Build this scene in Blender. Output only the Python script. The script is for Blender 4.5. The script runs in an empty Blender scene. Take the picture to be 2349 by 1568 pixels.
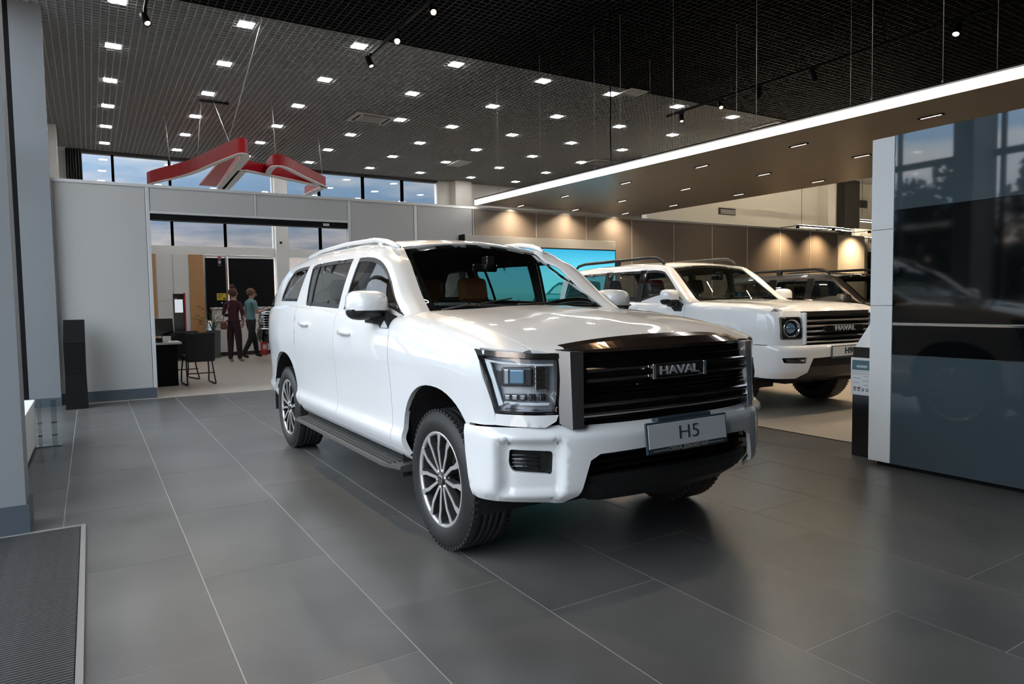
import bpy, bmesh, math, random
import numpy as np
from mathutils import Vector, Matrix
from mathutils.geometry import delaunay_2d_cdt

SC = bpy.context.scene
COL = SC.collection
PI = math.pi
random.seed(7)

# ------------------------------------------------------------------ camera
cam_d = bpy.data.cameras.new('camera')
cam_d.lens = 24.0
cam_d.sensor_width = 36.0
cam_d.clip_start = 0.05
cam_d.clip_end = 400
cam = bpy.data.objects.new('camera', cam_d)
COL.objects.link(cam)
SC.camera = cam
_r = Vector((0.85045372, -0.52583413, -0.01506479))
_u = Vector((0.04334524, 0.04150639, 0.99819758))
_f = Vector((0.52426107, 0.84957383, -0.05809167))
cam.matrix_world = Matrix(((_r.x, _u.x, -_f.x, 0.0), (_r.y, _u.y, -_f.y, 0.0),
                           (_r.z, _u.z, -_f.z, 1.31), (0, 0, 0, 1)))

# ------------------------------------------------------------------ world: evening sky with broken cloud
world = bpy.data.worlds.new('evening_sky')
SC.world = world
world.use_nodes = True
wn = world.node_tree
wn.nodes.clear()
def _n(tree, typ, **kw):
    n = tree.nodes.new(typ)
    for k, v in kw.items():
        setattr(n, k, v)
    return n
w_out = _n(wn, 'ShaderNodeOutputWorld')
w_bg = _n(wn, 'ShaderNodeBackground')
w_tc = _n(wn, 'ShaderNodeTexCoord')
w_sep = _n(wn, 'ShaderNodeSeparateXYZ')
w_map = _n(wn, 'ShaderNodeMapping')
w_map.inputs['Scale'].default_value = (2.2, 2.2, 12.0)
w_noise = _n(wn, 'ShaderNodeTexNoise')
w_noise.inputs['Scale'].default_value = 1.6
w_noise.inputs['Detail'].default_value = 7.0
w_noise.inputs['Roughness'].default_value = 0.58
w_cr = _n(wn, 'ShaderNodeValToRGB')
w_cr.color_ramp.elements[0].position = 0.42
w_cr.color_ramp.elements[0].color = (0, 0, 0, 1)
w_cr.color_ramp.elements[1].position = 0.62
w_cr.color_ramp.elements[1].color = (1, 1, 1, 1)
w_sky = _n(wn, 'ShaderNodeValToRGB')
e = w_sky.color_ramp.elements
e[0].position = 0.0; e[0].color = (0.46, 0.36, 0.29, 1)
e[1].position = 1.0; e[1].color = (0.30, 0.34, 0.39, 1)
for p, c in ((0.045, (0.40, 0.36, 0.34, 1)), (0.085, (0.10, 0.14, 0.19, 1)), (0.15, (0.15, 0.23, 0.34, 1)), (0.22, (0.22, 0.32, 0.44, 1)), (0.32, (0.40, 0.435, 0.475, 1))):
    q = e.new(p); q.color = c
w_cl = _n(wn, 'ShaderNodeValToRGB')
e = w_cl.color_ramp.elements
e[0].position = 0.03; e[0].color = (0.72, 0.54, 0.40, 1)
e[1].position = 0.25; e[1].color = (0.52, 0.53, 0.54, 1)
q = e.new(0.10); q.color = (0.33, 0.31, 0.32, 1)
w_mix = _n(wn, 'ShaderNodeMix', data_type='RGBA')
L = wn.links.new
L(w_tc.outputs['Generated'], w_sep.inputs[0])
L(w_tc.outputs['Generated'], w_map.inputs['Vector'])
L(w_map.outputs[0], w_noise.inputs['Vector'])
L(w_noise.outputs['Fac'], w_cr.inputs[0])
L(w_sep.outputs['Z'], w_sky.inputs[0])
L(w_sep.outputs['Z'], w_cl.inputs[0])
L(w_cr.outputs[0], w_mix.inputs['Factor'])
L(w_sky.outputs[0], w_mix.inputs[6])
L(w_cl.outputs[0], w_mix.inputs[7])
# the sky is brighter towards the west (left of and behind the viewpoint), where the evening light comes from
w_dot = _n(wn, 'ShaderNodeVectorMath', operation='DOT_PRODUCT')
w_dot.inputs[1].default_value = (-0.86, -0.50, 0.10)
w_mr = _n(wn, 'ShaderNodeMapRange', interpolation_type='SMOOTHSTEP')
w_mr.inputs[1].default_value = -0.75; w_mr.inputs[2].default_value = 0.85
w_mr.inputs[3].default_value = 1.0; w_mr.inputs[4].default_value = 8.5
w_sc = _n(wn, 'ShaderNodeMix', data_type='RGBA', blend_type='MULTIPLY')
w_sc.inputs['Factor'].default_value = 1.0
L(w_tc.outputs['Generated'], w_dot.inputs[0])
L(w_dot.outputs['Value'], w_mr.inputs[0])
L(w_mr.outputs[0], w_bg.inputs['Strength'])
L(w_mix.outputs[2], w_bg.inputs['Color'])
L(w_bg.outputs[0], w_out.inputs['Surface'])

# ------------------------------------------------------------------ exposure
SC.view_settings.view_transform = 'Standard'
SC.view_settings.look = 'None'
SC.view_settings.gamma = 1.0
SC.view_settings.use_curve_mapping = False
SC.view_settings.exposure = 0.6
SC.cycles.use_denoising = True
SC.cycles.use_adaptive_sampling = True
SC.cycles.adaptive_threshold = 0.04
SC.cycles.max_bounces = 6
SC.cycles.diffuse_bounces = 3
SC.cycles.glossy_bounces = 3
SC.cycles.transmission_bounces = 4
SC.cycles.transparent_max_bounces = 16
SC.cycles.sample_clamp_indirect = 6.0

# ------------------------------------------------------------------ material helpers
MATS = {}
def mat(name, col, rough=0.5, metal=0.0, coat=0.0, spec=0.5, var=0.0, vscale=3.0, bump=0.0, bscale=80.0, emit=None, estr=0.0, rvar=0.0):
    if name in MATS:
        return MATS[name]
    m = bpy.data.materials.new(name)
    m.use_nodes = True
    nt = m.node_tree
    b = nt.nodes['Principled BSDF']
    b.inputs['Base Color'].default_value = (*col, 1)
    b.inputs['Roughness'].default_value = rough
    b.inputs['Metallic'].default_value = metal
    b.inputs['Coat Weight'].default_value = coat
    b.inputs['Coat Roughness'].default_value = 0.03
    b.inputs['Specular IOR Level'].default_value = spec
    if emit is not None:
        b.inputs['Emission Color'].default_value = (*emit, 1)
        b.inputs['Emission Strength'].default_value = estr
    tc = nt.nodes.new('ShaderNodeTexCoord')
    no = nt.nodes.new('ShaderNodeTexNoise')
    no.inputs['Scale'].default_value = vscale
    no.inputs['Detail'].default_value = 5.0
    nt.links.new(tc.outputs['Object'], no.inputs['Vector'])
    if var > 0:
        mx = nt.nodes.new('ShaderNodeMix'); mx.data_type = 'RGBA'
        mx.inputs[6].default_value = tuple(c * (1 - var) for c in col) + (1,)
        mx.inputs[7].default_value = tuple(min(1, c * (1 + var)) for c in col) + (1,)
        nt.links.new(no.outputs['Fac'], mx.inputs['Factor'])
        nt.links.new(mx.outputs[2], b.inputs['Base Color'])
    if rvar > 0:
        mr = nt.nodes.new('ShaderNodeMapRange')
        mr.inputs[1].default_value = 0.3; mr.inputs[2].default_value = 0.7
        mr.inputs[3].default_value = max(0, rough - rvar); mr.inputs[4].default_value = rough + rvar
        nt.links.new(no.outputs['Fac'], mr.inputs[0])
        nt.links.new(mr.outputs[0], b.inputs['Roughness'])
    if bump > 0:
        n2 = nt.nodes.new('ShaderNodeTexNoise')
        n2.inputs['Scale'].default_value = bscale
        nt.links.new(tc.outputs['Object'], n2.inputs['Vector'])
        bp = nt.nodes.new('ShaderNodeBump')
        bp.inputs['Strength'].default_value = bump
        bp.inputs['Distance'].default_value = 0.01
        nt.links.new(n2.outputs['Fac'], bp.inputs['Height'])
        nt.links.new(bp.outputs[0], b.inputs['Normal'])
    MATS[name] = m
    return m

def glass(name, tint, refl=1.0, ior=1.5, rough=0.0):
    """thin pane: tinted see-through plus a Fresnel reflection"""
    if name in MATS:
        return MATS[name]
    m = bpy.data.materials.new(name)
    m.use_nodes = True
    nt = m.node_tree
    nt.nodes.clear()
    out = nt.nodes.new('ShaderNodeOutputMaterial')
    tr = nt.nodes.new('ShaderNodeBsdfTransparent')
    tr.inputs['Color'].default_value = (*tint, 1)
    gl = nt.nodes.new('ShaderNodeBsdfGlossy')
    gl.inputs['Roughness'].default_value = rough
    gl.inputs['Color'].default_value = (0.95, 0.97, 1, 1)
    fr = nt.nodes.new('ShaderNodeFresnel')
    fr.inputs['IOR'].default_value = ior
    gm = nt.nodes.new('ShaderNodeNewGeometry')
    im = nt.nodes.new('ShaderNodeMix')      # same reflectance from both sides of the pane
    im.inputs[2].default_value = ior; im.inputs[3].default_value = 1.0 / ior
    nt.links.new(gm.outputs['Backfacing'], im.inputs[0]); nt.links.new(im.outputs[0], fr.inputs['IOR'])
    mu = nt.nodes.new('ShaderNodeMath'); mu.operation = 'MULTIPLY'; mu.use_clamp = True
    mu.inputs[1].default_value = refl
    mx = nt.nodes.new('ShaderNodeMixShader')
    nt.links.new(fr.outputs[0], mu.inputs[0])
    nt.links.new(mu.outputs[0], mx.inputs[0])
    nt.links.new(tr.outputs[0], mx.inputs[1])
    nt.links.new(gl.outputs[0], mx.inputs[2])
    nt.links.new(mx.outputs[0], out.inputs[0])
    MATS[name] = m
    return m

def emitter(name, col, strength):
    if name in MATS:
        return MATS[name]
    m = bpy.data.materials.new(name)
    m.use_nodes = True
    nt = m.node_tree
    nt.nodes.clear()
    out = nt.nodes.new('ShaderNodeOutputMaterial')
    em = nt.nodes.new('ShaderNodeEmission')
    em.inputs[0].default_value = (*col, 1)
    em.inputs[1].default_value = strength
    nt.links.new(em.outputs[0], out.inputs[0])
    MATS[name] = m
    return m

# ------------------------------------------------------------------ object helpers
def tag(o, label=None, cat=None, group=None, kind=None):
    if label: o['label'] = label
    if cat: o['category'] = cat
    if group: o['group'] = group
    if kind: o['kind'] = kind
    return o

def empty(name, loc=(0, 0, 0), rz=0.0, label=None, cat=None, group=None, kind=None):
    o = bpy.data.objects.new(name, None)
    o.empty_display_size = 0.1
    COL.objects.link(o)
    o.location = loc
    o.rotation_euler = (0, 0, rz)
    return tag(o, label, cat, group, kind)

def mesh_obj(name, verts, faces, material, parent=None, smooth=False, loc=None):
    me = bpy.data.meshes.new(name)
    me.from_pydata([tuple(map(float, v)) for v in verts], [], [tuple(map(int, f)) for f in faces])
    me.validate()
    me.update()
    if smooth is True:
        me.polygons.foreach_set('use_smooth', [True] * len(me.polygons))
    elif smooth is not False:
        me.polygons.foreach_set('use_smooth', list(smooth)[:len(me.polygons)] if len(smooth) == len(me.polygons) else [True] * len(me.polygons))
    o = bpy.data.objects.new(name, me)
    if isinstance(material, (list, tuple)):
        for mm in material: me.materials.append(mm)
    elif material is not None:
        me.materials.append(material)
    COL.objects.link(o)
    if parent is not None:
        o.parent = parent
    if loc is not None:
        o.location = loc
    return o

def share(name, src, parent=None, loc=(0, 0, 0), rot=(0, 0, 0), scale=(1, 1, 1)):
    o = bpy.data.objects.new(name, src.data)
    COL.objects.link(o)
    o.parent = parent
    o.location = loc; o.rotation_euler = rot; o.scale = scale
    return o

def copy_tree(o, parent=None):
    c = o.copy()
    COL.objects.link(c)
    c.parent = parent
    for ch in list(o.children):
        copy_tree(ch, c)
    return c

class MB:
    """collects simple solids, then links them as ONE mesh object"""
    def __init__(s):
        s.v = []; s.f = []; s.sm = []
    def add(s, vs, fs, smooth=False):
        n = len(s.v)
        s.v += [tuple(v) for v in vs]
        s.f += [tuple(i + n for i in f) for f in fs]
        s.sm += [smooth] * len(fs)
        return s
    def box(s, x0, x1, y0, y1, z0, z1, M=None, bev=0.0):
        if bev > 0:
            b = min(bev, (x1 - x0) * .49, (y1 - y0) * .49, (z1 - z0) * .49)
            bm = bmesh.new()
            bmesh.ops.create_cube(bm, size=1.0)
            for v in bm.verts:
                v.co = Vector(((x0 + x1) / 2 + v.co.x * (x1 - x0), (y0 + y1) / 2 + v.co.y * (y1 - y0), (z0 + z1) / 2 + v.co.z * (z1 - z0)))
            bmesh.ops.bevel(bm, geom=bm.edges[:], offset=b, segments=2, affect='EDGES', profile=0.5)
            bm.verts.index_update()
            vs = [v.co.copy() for v in bm.verts]
            fs = [[v.index for v in f.verts] for f in bm.faces]
            bm.free()
        else:
            vs = [Vector(p) for p in ((x0, y0, z0), (x1, y0, z0), (x1, y1, z0), (x0, y1, z0), (x0, y0, z1), (x1, y0, z1), (x1, y1, z1), (x0, y1, z1))]
            fs = [(0, 3, 2, 1), (4, 5, 6, 7), (0, 1, 5, 4), (1, 2, 6, 5), (2, 3, 7, 6), (3, 0, 4, 7)]
        if M is not None:
            vs = [M @ v for v in vs]
        return s.add(vs, fs)
    def tube(s, pts, r, n=8, cap=True, closed=False):
        pts = [Vector(p) for p in pts]
        rs = r if isinstance(r, (list, tuple)) else [r] * len(pts)
        vs = []; fs = []
        N = len(pts)
        prev = None
        for i, p in enumerate(pts):
            if closed:
                d = pts[(i + 1) % N] - pts[(i - 1) % N]
            else:
                d = (pts[min(i + 1, N - 1)] - pts[max(i - 1, 0)])
            d.normalize()
            if prev is None:
                a = Vector((0, 0, 1)) if abs(d.z) < 0.9 else Vector((1, 0, 0))
                u = d.cross(a).normalized()
            else:
                u = (prev - d * prev.dot(d)).normalized()
            prev = u
            w = d.cross(u)
            for k in range(n):
                t = 2 * PI * k / n
                vs.append(p + (u * math.cos(t) + w * math.sin(t)) * rs[i])
        M_ = N if closed else N - 1
        for i in range(M_):
            j = (i + 1) % N
            for k in range(n):
                fs.append((i * n + k, i * n + (k + 1) % n, j * n + (k + 1) % n, j * n + k))
        if cap and not closed:
            fs.append(tuple(range(n))[::-1])
            fs.append(tuple((N - 1) * n + k for k in range(n)))
        return s.add(vs, fs, True)
    def cyl(s, a, b, r, n=16):
        return s.tube([a, b], r, n)
    def lathe(s, prof, n=24, M=None, smooth=True, closed=False):
        """prof: list of (radius, z); turned about z"""
        vs = []; fs = []
        m = len(prof)
        for i in range(n):
            t = 2 * PI * i / n
            for r, z in prof:
                vs.append(Vector((r * math.cos(t), r * math.sin(t), z)))
        for i in range(n):
            j = (i + 1) % n
            for k in range(m if closed else m - 1):
                q = (k + 1) % m
                fs.append((i * m + k, j * m + k, j * m + q, i * m + q))
        if M is not None:
            vs = [M @ v for v in vs]
        return s.add(vs, fs, smooth)
    def prism(s, poly, axis, a, b, M=None):
        """poly: 2-D outline; axis 'x','y' or 'z' is the direction it is pulled out along, from a to b"""
        def p3(p, t):
            return {'x': (t, p[0], p[1]), 'y': (p[0], t, p[1]), 'z': (p[0], p[1], t)}[axis]
        n = len(poly)
        vs = [Vector(p3(p, a)) for p in poly] + [Vector(p3(p, b)) for p in poly]
        fs = [tuple(range(n))[::-1], tuple(range(n, 2 * n))] + [(i, (i + 1) % n, n + (i + 1) % n, n + i) for i in range(n)]
        if M is not None:
            vs = [M @ v for v in vs]
        return s.add(vs, fs)
    def sphere(s, c, r, n=16, m=10, sc=(1, 1, 1), M=None):
        vs = []; fs = []
        for i in range(m + 1):
            ph = PI * i / m
            for k in range(n):
                t = 2 * PI * k / n
                v = Vector((c[0] + r * sc[0] * math.sin(ph) * math.cos(t), c[1] + r * sc[1] * math.sin(ph) * math.sin(t), c[2] + r * sc[2] * math.cos(ph)))
                vs.append(M @ v if M is not None else v)
        for i in range(m):
            for k in range(n):
                fs.append((i * n + k, (i + 1) * n + k, (i + 1) * n + (k + 1) % n, i * n + (k + 1) % n))
        return s.add(vs, fs, True)
    def loft(s, rings, closed=True, cap=True, smooth=False):
        n = len(rings[0]); vs = [Vector(p) for r in rings for p in r]; fs = []
        for i in range(len(rings) - 1):
            for k in range(n if closed else n - 1):
                q = (k + 1) % n
                fs.append((i * n + k, i * n + q, (i + 1) * n + q, (i + 1) * n + k))
        if cap and closed:
            fs.append(tuple(range(n))[::-1]); fs.append(tuple((len(rings) - 1) * n + k for k in range(n)))
        return s.add(vs, fs, smooth)
    def build(s, name, material, parent=None, fix=True, loc=None):
        me = bpy.data.meshes.new(name)
        me.from_pydata([tuple(v) for v in s.v], [], s.f)
        me.polygons.foreach_set('use_smooth', s.sm)
        if fix:
            bm = bmesh.new(); bm.from_mesh(me)
            bmesh.ops.remove_doubles(bm, verts=bm.verts[:], dist=1e-6)
            bmesh.ops.recalc_face_normals(bm, faces=bm.faces[:])
            bm.to_mesh(me); bm.free()
        me.update()
        if isinstance(material, (list, tuple)):
            for mm in material: me.materials.append(mm)
        else:
            me.materials.append(material)
        o = bpy.data.objects.new(name, me)
        COL.objects.link(o)
        if parent is not None: o.parent = parent
        if loc is not None: o.location = loc
        return o

def text_obj(name, body, size, material, parent=None, M=None, depth=0.002, align='CENTER', sx=1.0, shear=0.0, bold=0.0):
    c = bpy.data.curves.new(name, 'FONT')
    c.body = body; c.size = size; c.extrude = depth
    c.align_x = align; c.align_y = 'CENTER'; c.shear = shear; c.offset = bold
    c.resolution_u = 3
    t = bpy.data.objects.new(name + '_tmp', c)
    COL.objects.link(t)
    dg = bpy.context.evaluated_depsgraph_get()
    me = bpy.data.meshes.new_from_object(t.evaluated_get(dg))
    bpy.data.objects.remove(t)
    bpy.data.curves.remove(c)
    me.transform(Matrix.Diagonal((sx, 1, 1, 1)))
    if M is not None:
        me.transform(M)
    me.name = name
    me.materials.clear()
    me.materials.append(material)
    o = bpy.data.objects.new(name, me)
    COL.objects.link(o)
    if parent is not None: o.parent = parent
    return o

def basis(origin, ex, ey, ez):
    ex, ey, ez, o = map(Vector, (ex, ey, ez, origin))
    return Matrix(((ex.x, ey.x, ez.x, o.x), (ex.y, ey.y, ez.y, o.y), (ex.z, ey.z, ez.z, o.z), (0, 0, 0, 1)))
# ================================================================== the room
def pos_mat(name, c0, c1, rough, rvar, scale, detail=4.0, bump=0.0):
    """mottled stone or plaster, laid over the place in world space"""
    m = bpy.data.materials.new(name); m.use_nodes = True
    nt = m.node_tree; b = nt.nodes['Principled BSDF']
    g = nt.nodes.new('ShaderNodeNewGeometry')
    n = nt.nodes.new('ShaderNodeTexNoise'); n.inputs['Scale'].default_value = scale; n.inputs['Detail'].default_value = detail
    n.inputs['Roughness'].default_value = 0.5
    oi = nt.nodes.new('ShaderNodeObjectInfo')
    add = nt.nodes.new('ShaderNodeVectorMath'); add.operation = 'MULTIPLY_ADD'
    add.inputs[1].default_value = (1, 1, 1)
    cmb = nt.nodes.new('ShaderNodeCombineXYZ')
    mul = nt.nodes.new('ShaderNodeMath'); mul.operation = 'MULTIPLY'; mul.inputs[1].default_value = 40.0
    nt.links.new(oi.outputs['Random'], mul.inputs[0]); nt.links.new(mul.outputs[0], cmb.inputs[2])
    nt.links.new(g.outputs['Position'], add.inputs[0]); nt.links.new(cmb.outputs[0], add.inputs[2])
    nt.links.new(add.outputs[0], n.inputs['Vector'])
    cr = nt.nodes.new('ShaderNodeValToRGB')
    cr.color_ramp.elements[0].position = 0.22; cr.color_ramp.elements[0].color = (*c0, 1)
    cr.color_ramp.elements[1].position = 0.80; cr.color_ramp.elements[1].color = (*c1, 1)
    nt.links.new(n.outputs['Fac'], cr.inputs[0]); nt.links.new(cr.outputs[0], b.inputs['Base Color'])
    mr = nt.nodes.new('ShaderNodeMapRange')
    mr.inputs[1].default_value = 0.2; mr.inputs[2].default_value = 0.8
    mr.inputs[3].default_value = rough - rvar; mr.inputs[4].default_value = rough + rvar
    b.inputs['Roughness'].default_value = rough
    if rvar:
        nt.links.new(n.outputs['Fac'], mr.inputs[0]); nt.links.new(mr.outputs[0], b.inputs['Roughness'])
    if bump:
        n2 = nt.nodes.new('ShaderNodeTexNoise'); n2.inputs['Scale'].default_value = 240
        nt.links.new(g.outputs['Position'], n2.inputs['Vector'])
        bp = nt.nodes.new('ShaderNodeBump'); bp.inputs['Strength'].default_value = bump; bp.inputs['Distance'].default_value = 0.002
        nt.links.new(n2.outputs['Fac'], bp.inputs['Height']); nt.links.new(bp.outputs[0], b.inputs['Normal'])
    return m

M_tile = pos_mat('porcelain_tile', (0.076, 0.075, 0.073), (0.134, 0.132, 0.128), 0.29, 0.0, 1.6, detail=3.0)
M_grout = mat('grout', (0.42, 0.41, 0.40), 0.7)
M_ltile = pos_mat('beige_tile', (0.44, 0.385, 0.33), (0.48, 0.425, 0.37), 0.30, 0.0, 0.5, detail=2.0)
M_wallg = mat('grey_laminate', (0.41, 0.41, 0.40), 0.45, var=0.03, vscale=2)
M_prof = mat('pale_aluminium', (0.62, 0.63, 0.63), 0.4, 0.3)
M_white = mat('white_plaster', (0.74, 0.73, 0.70), 0.7, var=0.03)
M_cream = mat('cream_plaster', (0.72, 0.68, 0.60), 0.75, var=0.04)
M_blueg = mat('column_paint', (0.20, 0.215, 0.23), 0.55, var=0.03)
M_base = mat('slate_skirting', (0.060, 0.078, 0.095), 0.45)
M_brown = mat('brown_panel', (0.23, 0.195, 0.165), 0.45, var=0.03, vscale=2)  # darker and browner than the grey panels, used on the right-hand ones
M_black = mat('black_matt', (0.005, 0.005, 0.006), 0.6, spec=0.15)
M_blackg = mat('black_gloss', (0.008, 0.008, 0.009), 0.12, coat=0.6)
M_ceilg = mat('grid_grey', (0.42, 0.42, 0.40), 0.5)
M_ceilk = mat('grid_black', (0.007, 0.007, 0.0075), 0.6)
M_plen = mat('plenum_dark', (0.045, 0.045, 0.045), 0.9)
M_plenk = mat('plenum_black', (0.006, 0.006, 0.006), 0.9)
M_soff = mat('soffit_panel', (0.15, 0.125, 0.10), 0.33)  # brown tint holds warm light bounced off the beige floor
M_pane = glass('window_pane', (0.93, 0.95, 0.96), 1.0)
M_frame = mat('window_frame_paint', (0.74, 0.73, 0.70), 0.45)
M_dark = mat('dark_bronze', (0.03, 0.027, 0.024), 0.5)
M_orange = mat('ochre_board', (0.50, 0.27, 0.11), 0.5, var=0.12, vscale=6)
M_asph = mat('asphalt', (0.08, 0.08, 0.085), 0.9, var=0.2)

HC = 5.29      # ceiling height
YP = 11.15     # partition plane

# ---- floors
fl = MB().box(-1.25, 5.78, -6.0, 11.05, -0.10, -0.0012).build('floor', M_grout)
tag(fl, 'dark grey floor of long stone tiles with pale joints', kind='structure')
fl2 = empty('floor_beige', kind='structure', label='pale beige tiled floor of the back rooms')
MB().box(5.78, 24, -6.0, 11.05, -0.1, 0.0).build('floor_slab', M_ltile, fl2)
MB().box(-1.25, 24, 11.05, 24, -0.1, 0.0).build('floor_slab', M_ltile, fl2)
G = 0.0022
tile_mesh = {}
for k in range(-3, 10):
    x0 = 0.408 + 0.6 * k; x1 = min(x0 + 0.6, 5.776)
    off = 0.335 if k % 2 else 1.13
    n = -5
    while True:
        y0 = off + 1.2 * n; y1 = y0 + 1.2
        n += 1
        if y0 > 11.0: break
        if y1 < -2.2: continue
        y1 = min(y1, 11.045)
        key = (round(x1 - x0, 3), round(y1 - y0, 3))
        if key not in tile_mesh:
            w, d = key
            o = MB().box(G, w - G, G, d - G, -0.01, 0.0).build('floor_tile', M_tile, fl)
            tile_mesh[key] = o
            o.location = (x0, y0, 0)
        else:
            share('floor_tile', tile_mesh[key], fl, (x0, y0, 0))

# ---- ground outside
g = MB().box(-60, 60, -60, 80, -0.35, -0.3).build('ground_outside', M_asph)
tag(g, 'grey asphalt ground outside the glazing', kind='structure')

# ---- left glazed facade
wl = empty('wall_left', kind='structure', label='glazed facade with slim dark mullions')
XL = -1.12
mull = MB().box(-0.03, 0.03, -0.03, 0.03, 0, HC + 0.5).build('mullion', M_dark, wl)
mull.location = (XL, 0.3, 0)
ys = [0.3, 1.8, 3.3, 4.8, 6.3, 7.8, 9.3, 11.1]
for y in ys[1:]:
    share('mullion', mull, wl, (XL, y, 0))
for a, b in zip(ys[:-1], ys[1:]):
    MB().box(XL - 0.006, XL + 0.006, a + 0.03, b - 0.03, 0.03, HC + 0.45).build('window_pane', M_pane, wl)
MB().box(XL - 0.03, XL + 0.03, 0.3, 11.1, 0, 0.06).build('sill_rail', M_dark, wl)
MB().box(XL - 0.03, XL + 0.03, 0.3, 11.1, 3.35, 3.45).build('transom', M_dark, wl)
MB().box(XL - 0.03, XL + 0.03, 0.3, 11.1, HC + 0.45, HC + 0.75).build('head_rail', M_dark, wl)
MB().box(XL - 0.1, XL + 0.1, 11.1, 20.5, 0, HC + 0.75).build('solid_wall', M_white, wl)
MB().box(XL - 0.1, XL + 0.1, -5.6, 0.27, 0, HC + 0.75).build('solid_wall', M_blueg, wl)
wf = MB().box(-1.22, 24, -5.8, -5.6, 0, HC + 0.75).build('wall_front', M_blueg)
tag(wf, 'plain blue-grey wall behind the viewpoint', kind='structure')
wr = MB().box(23.8, 24.0, -5.8, 20.6, 0, HC + 0.75).build('wall_right', M_cream)
tag(wr, 'plain cream wall closing the far right side', kind='structure')

# ---- near column at the left edge
tr = empty('trim_1', kind='structure', label='blue-grey painted column at the left edge with slate skirting')
MB().box(-1.06, -0.366, 4.86, 5.13, 0.0, HC).build('column_shaft', M_blueg, tr)
MB().box(-1.07, -0.350, 4.845, 5.145, 0.0, 0.17).build('skirting', M_base, tr)
# far pier beside the partition
tr = empty('trim_2', kind='structure', label='tall blue-grey pier left of the grey partition')
MB().box(-0.73, -0.375, 11.02, 11.2, 0.0, HC).build('pier_shaft', M_blueg, tr)
MB().box(-0.80, -0.73, 11.03, 11.2, 0.0, HC).build('shadow_gap', M_black, tr)
MB().box(-1.06, -0.80, 11.02, 11.2, 0.0, HC).build('pier_shaft', M_blueg, tr)
MB().box(-1.06, -0.372, 11.0, 11.02, 0.0, 0.12).build('skirting', M_base, tr)

# ---- the partition across the hall
wm = empty('wall_middle', kind='structure', label='grey panelled partition with a wide opening')
TOP = 3.03
def wpanel(x0, x1, z0, z1, y0=YP, name='wall_panel', m=None):
    return MB().box(x0 + .004, x1 - .004, y0, y0 + 0.10, z0, z1, bev=0.004).build(name, m or M_wallg, wm)
wpanel(-0.37, 0.745, 0.15, TOP)
wpanel(0.80, 2.235, 2.70, TOP); wpanel(2.265, 3.715, 2.70, TOP)
wpanel(3.765, 4.90, 0.15, TOP); wpanel(4.96, 6.06, 0.15, TOP)
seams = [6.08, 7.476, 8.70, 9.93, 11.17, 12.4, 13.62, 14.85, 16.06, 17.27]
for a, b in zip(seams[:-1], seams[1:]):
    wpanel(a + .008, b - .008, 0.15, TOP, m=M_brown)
def prof(x, w, z0=0.0, z1=TOP):
    MB().box(x - w / 2, x + w / 2, YP - 0.008, YP + 0.105, z0, z1, bev=0.003).build('joint_profile', M_prof, wm)
prof(-0.372, 0.02); prof(0.772, 0.05); prof(3.74, 0.05); prof(4.93, 0.055); prof(2.25, 0.03, 2.70, TOP)
for x in seams: prof(x, 0.016)
MB().box(-0.38, 17.30, YP - 0.01, YP + 0.11, TOP, 3.075, bev=0.004).build('top_rail', M_prof, wm)
MB().box(0.797, 3.715, YP - 0.006, YP + 0.105, 2.665, 2.70).build('lintel_rail', M_prof, wm)
bb = MB().box(-0.37, 0.79, YP - 0.012, YP + 0.1, 0.0, 0.15).build('baseboard_left', M_base); bb['kind'] = 'structure'
bb = MB().box(3.72, 17.3, YP - 0.012, YP + 0.1, 0.0, 0.15).build('baseboard_right', M_base); bb['kind'] = 'structure'
sb = empty('roller_shutter', (0.8, YP + 0.03, 2.58), label='black roller shutter box under the lintel of the wide opening', cat='shutter')
MB().box(0.0, 2.91, -0.02, 0.12, 0.0, 0.083, bev=0.01).build('shutter_box', M_black, sb)
MB().box(0.02, 2.89, -0.03, 0.0, -0.018, 0.0, bev=0.004).build('bottom_bar', M_dark, sb)
MB().box(2.50, 2.60, -0.024, -0.018, 0.02, 0.06).build('service_label', M_prof, sb)

# ---- upper walls behind
wb = empty('wall_back', kind='structure', label='far window wall with pale columns and transom')
YB = 20.4
MB().box(-1.2, -0.34, YB - 0.1, YB + 0.2, 0, HC + .5).build('wall_pier', M_white, wb)
MB().box(-0.9, -0.45, YB - 2.5, YB - 2.1, 0, HC).build('wall_column', M_white, wb)
MB().box(9.80, 24, YB, YB + 0.2, 0, HC + .5).build('wall_plaster', M_cream, wb)
MB().box(10.3, 10.9, YB - 0.35, YB, 0, HC).build('wall_column', M_cream, wb)
MB().box(4.60, 4.95, YB - 0.25, YB + 0.1, 0, HC).build('wall_column', M_white, wb)
MB().box(-0.34, 9.8, YB - 0.06, YB + 0.12, 2.72, 2.95).build('transom_beam', M_frame, wb)
MB().box(-0.34, 9.8, YB - 0.06, YB + 0.12, 5.21, HC + .5).build('head_beam', M_dark, wb)
MB().box(-0.34, 2.7, YB, YB + 0.1, 0, 2.72).build('wall_plaster', M_white, wb)
MB().box(2.7, 9.8, YB, YB + 0.1, 0, 0.4).build('wall_plaster', M_white, wb)
wx = [-0.34, 0.66, 1.97, 3.295, 4.60, 4.95, 5.94, 7.29, 8.58, 9.80]
wi = 1
for a, b in zip(wx[:-1], wx[1:]):
    if a == 4.60: continue
    w_ = empty('window_%d' % wi, kind='structure', label='tall clerestory pane between slim mullions'); wi += 1
    MB().box(a + .03, b - .03, YB + 0.02, YB + 0.03, 2.95, 5.21).build('window_pane', M_pane, w_)
    MB().box(a - .03, a + .03, YB - 0.05, YB + 0.08, 2.95, 5.21).build('window_frame', M_frame, w_)
    MB().box(b - .03, b + .03, YB - 0.05, YB + 0.08, 2.95, 5.21).build('window_frame', M_frame, w_)
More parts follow.
